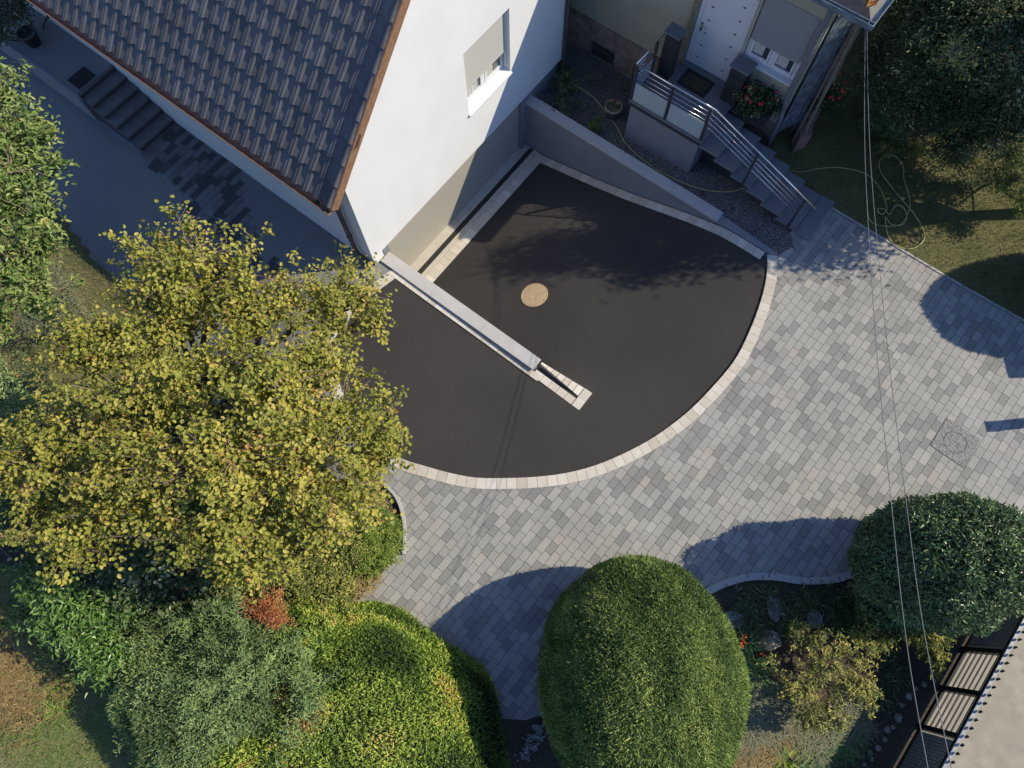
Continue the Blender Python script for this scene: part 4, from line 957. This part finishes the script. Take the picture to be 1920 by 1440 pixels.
leafy(t_, at(700, 935, 0), [bl(695,925,.35,.25,.3,.2), bl(690,960,.4,.25,.2,.2), bl(665,1100,.3,.3,.2,.2), bl(690,1085,.2,.2,.15,.15)], L_['ochre'], .05, .02, per=40, dens=50, spread=.08, trunk_r=.02, twigs=False)
t_ = thing('yellow_groundcover', 'yellow green low shrubs filling the bed between the tree and the clipped hedge', 'shrubs', at(600, 1085, 0))
leafy(t_, at(600, 1085, 0), [bl(590,1075,.7,.5,.3,.4), bl(640,1090,.5,.35,.3,.3), bl(540,1080,.9,.5,.35,.4), bl(660,1050,.5,.35,.35,.3), bl(440,1095,1.1,.5,.3,.4), bl(620,1030,.6,.5,.4,.4), bl(670,960,.5,.3,.3,.3), bl(620,1125,.6,.4,.25,.4)], L_['gold'], .05, .03, per=30, dens=30, spread=.12, trunk_r=.02, twigs=False, tint0=.35)
# --- topiary dome
tp = thing('topiary_dome', 'large clipped dark green yew dome standing beside the driveway', 'topiary', (2.0, -.6, 0))
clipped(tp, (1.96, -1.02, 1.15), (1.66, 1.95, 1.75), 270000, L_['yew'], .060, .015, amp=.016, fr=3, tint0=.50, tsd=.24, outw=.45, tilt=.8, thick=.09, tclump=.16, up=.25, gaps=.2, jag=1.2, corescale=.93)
# --- dark bush right
rb = thing('glossy_bush', 'large dark green glossy leaved bush between the driveway and the street fence', 'bush', at(1765, 1050, 0))
def leafshell(root, c, rad, n, lm, L, Wd, amp=.05, fr=4, tint0=.5, thick=.2, zmin=-.6, name='foliage'):
    c = np.array(c); rad = np.array(rad, float); d = sph(int(n*1.7)); d = d[d[:, 2] > zmin][:n]; n = len(d)
    r = 1+lumpy(0, amp, fr)(d)+lumpy(0, amp*.6, fr*3)(d); depth = RNG.random(n)**1.4*thick
    pos = c+d*r[:, None]*rad-unit(d*rad)*depth[:, None]; no = unit(d/rad)
    nn = unit(no*.6+np.array([0, 0, .5])+RNG.normal(size=(n, 3))*.5); dv = unit(no*.7+RNG.normal(size=(n, 3))*.8)
    sz = RNG.uniform(.6, 1.15, n); v, f = leafpoly(pos, nn, dv, L*sz, Wd*sz, .2)
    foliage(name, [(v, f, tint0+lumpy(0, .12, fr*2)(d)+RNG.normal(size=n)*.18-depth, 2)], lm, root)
    core = c+sph(1)*0
    nu, nv = 30, 16; q = np.array([[math.sin(math.pi*i/nv)*math.cos(2*math.pi*j/nu), math.sin(math.pi*i/nv)*math.sin(2*math.pi*j/nu), max(zmin, math.cos(math.pi*i/nv))] for i in range(nv+1) for j in range(nu)])
    rr = .86*(1+lumpy(0, amp*.5, fr)(q)); q = c+q*rr[:, None]*rad
    fs = [[i*nu+j, i*nu+(j+1) % nu, (i+1)*nu+(j+1) % nu, (i+1)*nu+j] for i in range(nv) for j in range(nu)]
    npmesh('inner_branches', q, np.array(fs), np.full(len(fs), .1), M['core'], root, True)
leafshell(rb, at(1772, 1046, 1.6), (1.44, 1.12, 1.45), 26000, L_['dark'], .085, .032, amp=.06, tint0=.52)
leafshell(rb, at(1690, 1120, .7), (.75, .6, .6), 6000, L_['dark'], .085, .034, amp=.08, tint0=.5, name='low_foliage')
t_ = thing('golden_laurel', 'bright yellow green leafy plant under the dark glossy bush beside the fence', 'plant', at(1730, 1200, 0))
leafy(t_, at(1730, 1200, 0), [bl(1745,1190,.75,.34,.26,.22), bl(1700,1180,.7,.3,.2,.2), bl(1640,1195,.55,.26,.22,.2), bl(1745,1235,.6,.16,.16,.14), bl(1850,1150,1.2,.22,.1,.1), bl(1905,1135,1.3,.2,.1,.1)], L_['gold'], .10, .028, per=26, dens=34, spread=.10, trunk_r=.02, twigs=False, tint0=.42)
# --- front bed
t_ = thing('rhododendron', 'golden leaved rhododendron with bare twigs in the front bed', 'shrub', at(1540, 1280, 0))
leafy(t_, at(1545, 1285, 0), [bl(1545,1205,.85,.36,.24,.22), bl(1500,1190,.8,.2,.18,.16), bl(1610,1225,.8,.24,.26,.2), bl(1590,1290,.85,.36,.24,.22), bl(1625,1300,.8,.2,.26,.18), bl(1540,1255,.9,.3,.22,.2), bl(1500,1300,.8,.32,.22,.2), bl(1560,1345,.75,.3,.2,.2), bl(1515,1350,.7,.22,.18,.16), bl(1470,1265,.7,.09,.07,.07), bl(1455,1240,.7,.08,.07,.06)],
      L_['gold'], .062, .026, per=15, dens=62, spread=.055, trunk_r=.03, up=.7, tint0=.48, seedtint=.2, hollow=.5)
def blades(root, c, n, L, w, lm, name='leaves', spread=.1, lean=.8, tint0=.5, curve=True, up=.7):
    c = np.array(c); pos = c+np.c_[RNG.normal(size=(n, 2))*spread, np.zeros(n)]
    dh = unit(np.c_[RNG.normal(size=(n, 2)), np.zeros(n)]); d1 = unit(dh*lean+np.array([0, 0, up])); d2 = unit(dh*lean*1.6+np.array([0, 0, -.05])); s = unit(np.cross(d1, np.array([0, 0, 1.0])))
    LL = L*RNG.uniform(.6, 1.15, n)[:, None]; v = np.empty((n, 6, 3), np.float32)
    v[:, 0] = pos-s*w*.35; v[:, 1] = pos+s*w*.35; m1 = pos+d1*LL*.5; v[:, 2] = m1+s*w*.5; v[:, 3] = m1-s*w*.5; e = m1+d2*LL*.5; v[:, 4] = e+s*w*.08; v[:, 5] = e-s*w*.08
    b = np.arange(n)[:, None]*6; f = np.concatenate([b+np.array([0, 1, 2, 3]), b+np.array([3, 2, 4, 5])], 1).reshape(-1, 4)
    return foliage(name, [(v.reshape(-1, 3), f, tint0+RNG.normal(size=n)*.2, 2)], lm, root)
def clump(name, label, cat, spots, lm, L, w, n, group=None, **k):
    t = thing(name, label, cat, at(spots[0][0], spots[0][1], 0), group)
    for x, y in spots: blades(t, at(x, y, .02), n, L, w, lm, **k)
    return t
clump('strap_leaf_plant', 'fleshy green strap leaved plant at the foot of the topiary dome', 'plant', [(1402,1245), (1425,1275), (1395,1215)], L_['laurel'], .34, .035, 46, tint0=.6)
clump('ornamental_grass', 'pale grey green grass clump right of the topiary dome', 'grass clump', [(1425,1330), (1405,1370), (1440,1360), (1465,1310), (1410,1300), (1480,1345), (1395,1335), (1520,1395), (1545,1360), (1600,1350)], L_['grey'], .34, .010, 420, spread=.13, tint0=.6)
clump('dried_plants', 'dry straw coloured stems beside the lower right of the topiary dome', 'plant', [(1385,1420), (1420,1430), (1450,1390), (1375,1390), (1500,1330), (1490,1375)], L_['ochre'], .28, .010, 380, spread=.13, tint0=.6)
clump('rosette_plant', 'light green leafy rosette at the bottom edge of the front bed', 'plant', [(1468,1425), (1495,1400)], L_['spirea'], .28, .05, 40, spread=.03, tint0=.55)
clump('fern_plant', 'soft green feathery plant right of the rosette in the front bed', 'plant', [(1545,1405), (1565,1380), (1530,1425), (1585,1400), (1510,1440), (1600,1375)], L_['laurel'], .25, .012, 300, spread=.1, tint0=.35)
clump('red_hot_plant', 'orange flowering plant with thin leaves next to the topiary dome', 'plant', [(1400,1200)], L_['shade'], .3, .012, 160, spread=.07, tint0=.6)
o = clump('shade_plants', 'dark low plants in the shade behind the curved edging', 'plants', [(1400,1130), (1450,1120), (1520,1126), (1570,1130), (1610,1120), (1400,1155), (1490,1145), (1560,1165), (1620,1165), (1660,1230), (1680,1270), (1650,1310), (1420,1185), (1480,1170), (1590,1180)], L_['shade'], .16, .014, 200, spread=.15, tint0=.55)
def flowers(parent, pts, r, mt, name='flowers'):
    for p in pts:
        p = Vector(p); mb = MB()
        for k in range(7):
            q = p+Vector((random.uniform(-1, 1), random.uniform(-1, 1), random.uniform(-.4, .6)))*r*.8
            d = Vector((random.uniform(-1, 1), random.uniform(-1, 1), random.uniform(-.3, 1))).normalized(); a = d.orthogonal().normalized()*r*.5; b = d.cross(a)
            mb.add([q+a, q+b, q-a, q-b, q+d*r*.25], [(0, 1, 4), (1, 2, 4), (2, 3, 4), (3, 0, 4)])
        mb.build('flower', mt, parent)
fl = bpy.data.objects['red_hot_plant']; flowers(fl, [at(1395,1192,.35), at(1398,1203,.33), at(1390,1208,.3), at(1430,1228,.3)], .05, M['orange'])
for i, (x, y, rx, ry, lab) in enumerate([(1372,1163,.22,.16,'round grey stepping stone half hidden by the topiary dome'), (1450,1140,.13,.24,'long grey stepping stone in the middle of the shaded front bed'), (1526,1160,.14,.17,'grey stepping stone nearest the dark glossy bush'), (1440,1200,.22,.18,'irregular stepping stone beside the orange flowers, coloured paler for the dappled sun on it')]):
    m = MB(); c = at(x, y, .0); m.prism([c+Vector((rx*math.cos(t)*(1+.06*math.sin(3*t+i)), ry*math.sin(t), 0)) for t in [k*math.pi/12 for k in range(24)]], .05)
    tag(m.build('stepping_stone', M['step'] if i < 3 else M['stone'], bevel=.008), lab, 'stone', 'stepping stones in the front bed')  # last stone's paler material stands in for the sunlight on it
m = MB()
wsp = thing('silver_plant', 'small silvery white plant in deep shade between the hedge and the topiary dome', 'plant', at(1000,1385,0))
leafy(wsp, at(1000,1385,0), [bl(985,1400,.12,.16,.12,.1), bl(1015,1372,.12,.14,.12,.1), bl(1000,1388,.14,.1,.1,.1)], leafmat('silver_leaves', [(0, (.2, .22, .2)), (1, (.45, .48, .46))]), .05, .03, per=14, dens=40, spread=.06, trunk_r=.01, twigs=False)
# --- upper right garden
def shrub(name, label, blobs, lm, L, Wd, cat='shrub', base=None, **k):
    b = (base or blobs[0][0]).copy(); b.z = 0; t = thing(name, label, cat, b); leafy(t, b, blobs, lm, L, Wd, **k); return t
shrub('dark_tree', 'dense dark tree filling the top right corner behind the old house', [bl(1800,60,3.6,.9,.8), bl(1880,130,3.4,.9,.8), bl(1740,130,2.8,.7,.6), bl(1860,10,4,1.0,.8), bl(1720,20,3.2,.6,.6), bl(1820,200,2.2,.7,.5), bl(1910,220,2.2,.6,.5), bl(1980,80,3.6,1.0,1.0), bl(1760,210,1.9,.6,.5), bl(1700,180,2.0,.55,.5), bl(1650,110,2.2,.5,.5), bl(1850,250,1.8,.6,.4), bl(1790,270,1.4,.5,.35), bl(1900,180,2.6,.7,.6)], L_['shade'], .08, .034, cat='tree', base=at(1840, 175, 0), per=40, dens=17, spread=.2, trunk_r=.12, tint0=.45, seedtint=.2)
shrub('pale_leaf_shrub', 'shrub with pale yellowish leaves beside the old house roof corner', [bl(1672,45,1.6,.3,.35), bl(1690,10,1.8,.35,.3)], L_['gold'], .07, .04, per=18, dens=26, spread=.1, trunk_r=.03, tint0=.35)
shrub('variegated_shrub', 'small shrub with cream edged leaves in the dark part of the garden', [bl(1790,110,4.5,.28,.35,.2)], L_['gold'], .06, .03, base=at(1800, 160, 0), per=16, dens=30, spread=.1, trunk_r=.02, tint0=.3)
shrub('bright_shrub', 'bright green leafy shrub at the right edge of the shaded lawn', [bl(1900,300,.9,.35,.3), bl(1890,350,.8,.35,.3), bl(1925,380,.8,.3,.3)], L_['spirea'], .06, .03, per=24, dens=30, spread=.12, trunk_r=.03, tint0=.4)
clump('iris_plants', 'blue green sword leaved plants on the shaded lawn near the geraniums', 'plants', [(1640,215), (1625,235), (1660,250), (1675,262)], L_['cypress'], .42, .03, 60, spread=.08, tint0=.35, lean=.5)
shrub('low_yellow_shrub', 'low yellow green bush in a patch of sun on the garden lawn', [bl(1705,285,.25,.42,.16,.16), bl(1655,280,.2,.2,.14,.14)], L_['gold'], .05, .022, per=30, dens=40, spread=.07, trunk_r=.015, twigs=False, tint0=.3)
shrub('dark_fern', 'dark feathery shrub under the top right tree at the back of the lawn', [bl(1735,235,.5,.45,.3,.3), bl(1790,300,.5,.5,.3,.3), bl(1680,180,.6,.45,.4,.35), bl(1850,330,.4,.4,.25,.25), bl(1640,150,.6,.4,.4,.35)], L_['shade'], .08, .02, per=34, dens=22, spread=.16, trunk_r=.02, twigs=False, tint0=.6)
# bed plants behind the retaining wall
shrub('round_bed_plant', 'dark round cushion plant in the gravel bed near the white house corner', [(P(6.55, -.35, -.05), (.34, .30, .25)), (P(6.9, -.05, -.1), (.25, .2, .2))], L_['shade'], .03, .015, cat='plant', per=40, dens=60, spread=.06, trunk_r=.012, twigs=False, tint0=.6)
shrub('mounded_bed_plant', 'brownish green ground cover plant by the retaining wall coping', [(P(6.1, -.75, -.1), (.30, .42, .2))], L_['shade'], .03, .015, cat='plant', per=40, dens=60, spread=.06, trunk_r=.012, twigs=False, tint0=.55)
shrub('lime_bed_plant', 'small lime green plant in the gravel bed behind the retaining wall', [(P(6.06, -1.62, -.12), (.16, .18, .13))], L_['spirea'], .03, .015, cat='plant', per=40, dens=90, spread=.04, trunk_r=.01, twigs=False, tint0=.3)
shrub('grey_bed_plant', 'grey leaved plant beside the flower pot in the gravel bed', [(P(7.25, -.9, -.12), (.22, .2, .16)), (P(7.4, -1.6, -.14), (.16, .16, .12)), (P(6.45, -1.2, -.2), (.14, .14, .1))], L_['grey'], .035, .015, cat='plant', per=30, dens=50, spread=.06, trunk_r=.01, twigs=False, tint0=.2)
# flower pot
fp = thing('flower_pot', 'pale round flower pot with a red flower on the gravel bed', 'flower pot', P(6.67, -1.72, -.28))
m = MB(); m.lathe(fp.location, [(.12, 0), (.20, .30), (.215, .30), (.215, .35), (.185, .35), (.18, .26)], 24); m.build('pot', M['terracotta'], fp, True)
c_ = fp.location+ZX*.38; leafy(fp, fp.location+ZX*.2, [(c_, (.13, .13, .10))], L_['shade'], .04, .02, per=24, dens=60, spread=.05, trunk_r=.01, twigs=False, crown='foliage', tint0=.5); flowers(fp, [c_+Vector((-.03, .02, .12))], .04, M['red'])
# geraniums
for (c_, r_, base, lab, pm) in ((P(7.62, -4.62, 1.32), (.42, .34, .30), 'box', 'dark leaved geranium with red flowers in a box under the window of the old house', 'slate'),
                            (at(1545, 178, .95), (.40, .46, .34), 'pink', 'dark leaved geranium with crimson flowers in a pink box right of the corner downpipe', 'pinkpot')):
    t = thing('geranium', lab, 'flowering plant', c_-ZX*.3, 'potted geraniums by the old house')
    leafy(t, c_-ZX*.25, [(c_, r_)], L_['shade'], .055, .05, per=30, dens=46, spread=.09, trunk_r=.015, twigs=False, crown='foliage', tint0=.42)
    pts = [c_+Vector((r_[0]*a, r_[1]*b, r_[2]*.95)) for a, b in [(-.7,.5),(-.3,.35),(.35,.75),(.55,.6),(.15,.2),(-.75,-.3),(-.6,-.6),(-.1,-.8),(.3,-.85),(.6,-.4),(.8,.1)]]
    random.shuffle(pts); flowers(t, pts[:9], .058, M['red'])
    if base == 'box': m = MB(); m.ubox(7.48, 7.84, -5.0, -4.28, .95, 1.22)
    else: m = MB(); q = at(1505, 245, .45); m.box(q+Vector((-.12, -.25, -.45)), Vector((.30, .10, 0)), Vector((.1, .55, 0)), ZX*.5)
    m.build('planter_box', M[pm], t, bevel=.01)
# potted shrub on the terrace
ps_ = thing('potted_shrub', 'grey leaved shrub in a dark round pot on the terrace at the top left', 'potted shrub', at(66, 82, ZT))
m = MB(); m.lathe(ps_.location, [(.14, 0), (.21, .3), (.23, .3), (.23, .34), (.19, .34), (.18, .28)], 24); m.build('pot', M['anth'], ps_, True)
leafy(ps_, ps_.location+ZX*.2, [(ps_.location+Vector((-.12, .1, .75)), (.38, .34, .3))], L_['grey'], .05, .03, per=20, dens=30, spread=.1, trunk_r=.02, crown='foliage', tint0=.2)
shrub('terrace_shrub', 'dark shrub in the far top left corner beyond the terrace', [bl(20,10,1.6,.6,.5), bl(-10,60,1.4,.5,.5), bl(70,-20,1.6,.6,.4)], L_['shade'], .07, .04, per=24, dens=14, spread=.15, trunk_r=.04, tint0=.5)
# trees and a bush standing just outside the frame to the east: their shade falls into the picture
def offtree(label, base, blobs, **k):
    t = thing('shade_tree', label, 'tree', base); leafy(t, base, blobs, L_['shade'], .11, .06, per=20, dens=13, spread=.25, trunk_r=.16, tint0=.6, **k)
offtree('tall leafy tree beyond the right edge whose crown shades the driveway', Vector((12.9, 8.2, 0)), [(Vector((12.9+a, 8.35+b, c)), (r, r*.9, r*.8)) for a, b, c, r in [(0,0,4.8,1.2),(-1,.2,4,.9),(.8,.6,4.2,1.0),(-.5,.6,6.2,1.1),(.6,.1,6.4,1.0),(0,.1,7.5,.95),(-1.3,.8,4.8,.9),(.2,.5,8.4,.8),(-1.0,.9,5.6,.9),(0,.6,9.3,.6)]], fork=(12.9, 8.4, 2.2))
offtree('broad tree beyond the right edge shading the top of the garden', Vector((14.8, 11.4, 0)), [(Vector((14.6+a, 11.6+b, c)), (r, r, r*.8)) for a, b, c, r in [(0,0,5,1.7),(-1.4,-1.0,4.2,1.2),(1.0,.6,4.4,1.4),(-.6,1.4,5.8,1.4),(.6,-.9,6.4,1.3),(0,.5,7.8,1.3),(-2.0,.8,4.4,1.2)]], fork=(14.8, 11.5, 2.2))
offtree('third broad tree further back beyond the right edge of the garden', Vector((15.5, 14.4, 0)), [(Vector((15.3+a, 14.4+b, c)), (r, r, r*.8)) for a, b, c, r in [(0,0,5,1.7),(-1.4,-1.0,4.2,1.2),(1.0,.6,4.4,1.4),(-.6,1.4,5.8,1.4),(.6,-.9,6.4,1.3),(0,.5,7.8,1.3)]], fork=(15.5, 14.4, 2.2))
ob = thing('round_bush', 'round clipped bush standing just beyond the right edge of the driveway', 'bush', (12.85, 6.1, 0))
clipped(ob, (12.85, 6.1, 1.5), (1.25, 1.2, 1.5), 24000, L_['yew'], .10, .03, amp=.03, thick=.1)
for (px_, py_, hh, w_, lab) in ((1857, 800, 1.55, .2, 'grey gate pillar nearest the square concrete cover'), (1905, 690, 1.9, .42, 'broad grey gate pillar beside the round clipped bush')):
    p = at(px_, py_, 0)+Vector((hh/math.tan(R(SUN_EL))*math.cos(R(SUN_AZ)), hh/math.tan(R(SUN_EL))*math.sin(R(SUN_AZ)), 0))
    t = thing('gate_pillar', lab, 'pillar', p, 'gate pillars right of the driveway')
    m = MB(); m.box(p+Vector((-w_/2, -w_/2, 0)), (w_, 0, 0), (0, w_, 0), (0, 0, hh-.05)); m.build('shaft', M['greywall'], t); m = MB(); m.box(p+Vector((-w_/2-.01, -w_/2-.01, hh-.049)), (w_+.02, 0, 0), (0, w_+.02, 0), (0, 0, .05)); m.build('cap', M['slabcap'], t)
# --- grass
tag(grass('lawn_grass', [(p.x, p.y) for p in LAWN if True], 90000, L_['grass'], .06, .010, 0, tint0=.5), 'short green lawn with straw coloured patches in the lower left corner', 'grass', kind='stuff')
inframe = [at(1470,430), at(1560,395), at(1920,606), at(2100,720), at(2100,-300), at(1500,-300), P(7.9, -5.3)]
tag(grass('garden_grass', [(p.x, p.y) for p in inframe], 120000, L_['grass2'], .075, .010, 0, tint0=.45, patch=.3), 'patchy dry grass of the shaded garden right of the old house', 'grass', kind='stuff')
gl = [(p.x, p.y) for p in LSTRIP]
tag(grass('strip_grass', gl, 50000, L_['grass2'], .08, .012, 0, tint0=.6, zfun=lambda q: np.array([zc(*uv(Vector((a, b, 0)))) for a, b in q])), 'sunlit dry grass strip left of the gravel court', 'grass', kind='stuff')
t_ = clump('meadow_plants', 'brownish tall meadow plants at the left edge above the lawn', 'plants', [(20,1210), (50,1260), (10,1280), (80,1290), (30,1320), (-10,1240)], L_['ochre'], .35, .012, 420, spread=.28, tint0=.5)
clump('meadow_greens', 'fresh green shoots growing through the brownish meadow plants', 'plants', [(40,1180), (75,1250), (100,1310)], L_['grass'], .3, .02, 160, spread=.2, tint0=.5)
#@@DETAILS
# ---------------------------------------------------------------- square cover
sc_ = thing('square_cover', 'square pebbled concrete access cover set into the driveway paving', 'cover', at(1791, 832, 0))
q = [at(x, y, 0) for x, y in [(1774,784),(1836,825),(1807,878),(1744,835)]]
m = MB(); c = sum(q, Vector((0,0,0)))/4; m.prism([p+(p-c)*.02 for p in q], .008); m.build('frame', M['anth'], sc_)
m = MB(); m.prism([p-(p-c)*.02+ZX*.0082 for p in q], .006); m.build('cover_slab', M['cover'], sc_)
m = MB(); m.tube([c+Vector((.22*math.cos(t), .22*math.sin(t), .0145)) for t in [k*math.pi/18 for k in range(37)]], .005, 4); m.build('ring_joint', M['joint'], sc_)
# ---------------------------------------------------------------- garden hose
hz = lambda pts, zf: [Vector((p.x, p.y, zf(p))) for p in pts]
hp = [(P(6.75, -.15, -.15)), P(6.8, -1.0, -.2), P(6.5, -1.9, -.25), P(6.15, -2.5, -.22), P(5.98, -3.3, -.19), P(6.0, -4.1, -.15), P(6.15, -4.7, -.12), P(6.45, -5.2, -.08), P(6.9, -5.5, -.02), P(7.5, -5.75, .02)]
hg = [at(x, y, .03) for x, y in [(1500,322),(1530,317),(1560,314),(1590,317),(1625,328),(1650,352),(1660,378),(1662,392),(1655,402),(1646,398),(1648,390),(1660,393),(1668,402),(1680,385),(1695,392),(1700,410),(1690,422),(1670,420),(1660,408),(1664,440),(1680,460),(1710,466),(1732,450),(1730,430),(1712,400),(1690,372),(1660,335),(1648,312),(1655,295),(1675,292),(1693,310),(1695,335),(1706,375),(1702,400),(1690,420),(1670,424),(1640,420),(1628,405),(1626,375)]]
for i, p in enumerate(hg): p.z = .02+.012*(i % 5)/2
m = MB(); m.tube(catmull(hp+hg, 8), .011, 6)
tag(m.build('garden_hose', M['hose'], None, True), 'yellow green garden hose ending in a loose coil on the shaded lawn', 'hose')
# ---------------------------------------------------------------- overhead cables
def cable(pts, lab):
    m = MB(); m.tube(catmull(pts, 8), .005, 5, caps=False); tag(m.build('overhead_cable', M['wire'], None, True), lab, 'cable', 'overhead cables from the old house')
a0 = at(1622, 58, 4.3)
cable([a0, at(1622, 300, 4.25), at(1641, 620, 4.5), at(1667, 900, 4.9), at(1699, 1200, 5.3), at(1745, 1470, 5.6)], 'left one of the two thin cables from the old house roof corner over the driveway')
cable([a0+Vector((.02, 0, .02)), at(1632, 300, 4.25), at(1661, 620, 4.5), at(1694, 900, 4.9), at(1730, 1170, 5.3), at(1792, 1480, 5.6)], 'right one of the two thin cables from the old house roof corner over the driveway')
# ---------------------------------------------------------------- street fence
fe = thing('metal_fence', 'black metal fence with grey top rail and spear tips along the street', 'fence', f0)
HT = 1.22; LEN = (f1-f0).length
def fpt(s, z, off=0): return f0+fd*s+fn*off+ZX*z
def spx(px, py, z): q = at(px, py, z); q.z = 0; return (q-f0).dot(fd)
m = MB(); m.box(fpt(-3, HT-.025, -.02), fd*(LEN+6), fn*.05, ZX*.03); m.build('top_rail', M['rail'], fe)
m = MB(); m.box(fpt(-3, HT-.10, -.015), fd*(LEN+6), fn*.03, ZX*.06); m.build('upper_bar', M['fence'], fe)
m = MB(); m.box(fpt(-3, .05, -.015), fd*(LEN+6), fn*.03, ZX*.08); m.build('lower_bar', M['fence'], fe)
# sections measured along the fence
sA, sB = spx(1812, 1340, 1.0)-.42, spx(1850, 1240, 1.0)+.2       # louvred gate between
sM = (sA+sB)/2
for s in (sA-.05, sM-.04, sB): 
    m = MB(); m.box(fpt(s, 0, -.04), fd*.09, fn*.07, ZX*(HT-.02)); m.build('post', M['fence'], fe)
for s in (sA-1.9, sA-3.4, sB+1.35, sB+2.9): m = MB(); m.box(fpt(s, 0, -.04), fd*.07, fn*.07, ZX*(HT-.02)); m.build('post', M['fence'], fe)
for a, b in ((sA+.04, sM-.04), (sM+.05, sB)):
    m = MB(); z = .16
    while z < 1.1: m.box(fpt(a, z+.09, -.05), fd*(b-a), fn*.072-ZX*.095, ZX*.016); z += .148
    m.build('louvre_panel', M['fence'], fe)
def combp(a, b, mt):
    m = MB(); s = a
    while s < b: m.tube([fpt(s, .12), fpt(s, HT-.06)], .007, 4, caps=False); s += .034
    m.build('bar_panel', M['fence'], fe)
def sheetp(a, b, step, r, ribdir):
    m = MB(); m.box(fpt(a, .12, -.004), fd*(b-a), fn*.006, ZX*(HT-.20)); f_ = m.build('infill_panel', M['panel'], fe)
    m = MB(); s = a+.01
    while s < b: m.tube([fpt(s, .12, -.016), fpt(s, HT-.08, -.016)], r, 4, caps=False); s += step
    if ribdir:
        z = .14
        while z < HT-.1: m.tube([fpt(a, z, -.022), fpt(b, z, -.022)], r, 4, caps=False); z += step
    m.build('bars', M['rail'] if not ribdir else M['fence'], f_)
sheetp(sB+.12, sB+1.33, .040, .008, False); sheetp(sB+1.45, sB+2.9, .040, .008, False)
sheetp(sA-1.83, sA-.08, .06, .004, True); sheetp(sA-3.3, sA-1.93, .06, .004, True)
s = -2.8; 
while s < LEN+1.5:
    m = MB(); b = fpt(s, HT+.0, .045)
    m.add([b-fd*.012, b+fd*.012, b+fd*.036+ZX*.05, b+ZX*.13, b-fd*.036+ZX*.05, b+fn*.012+ZX*.05, b-fn*.012+ZX*.05], [(0,1,5), (1,2,5), (2,3,5), (3,4,5), (4,0,5), (1,0,6), (2,1,6), (3,2,6), (4,3,6), (0,4,6)])
    m.build('spear_tip', M['fence'], fe); s += .155
# dark timber screen behind the upper part of the fence
# edge stones along the planting bed
es = []
for k in range(16):
    t = k/15+random.uniform(-.02, .02); x = 1738-t*128; y = 1262+t*185; c = at(x, y, 0)+Vector((random.uniform(-.06, .06), random.uniform(-.05, .05), 0)); r = random.uniform(.03, .07)
    m = MB(); pr = [(r*.8, 0), (r*random.uniform(.95, 1.1), r*.35), (r*.75, r*.75), (r*.3, r*.9)]; m.lathe(c, pr, 9)
    for v in m.v: v.x += random.uniform(-.01, .01); v.y += random.uniform(-.01, .01)
    tag(m.build('edge_stone', M['stone'], None, True, bevel=.0), 'small pale rough stone in the row edging the front bed beside the fence shadow', 'stone', 'pale edging stones beside the fence')
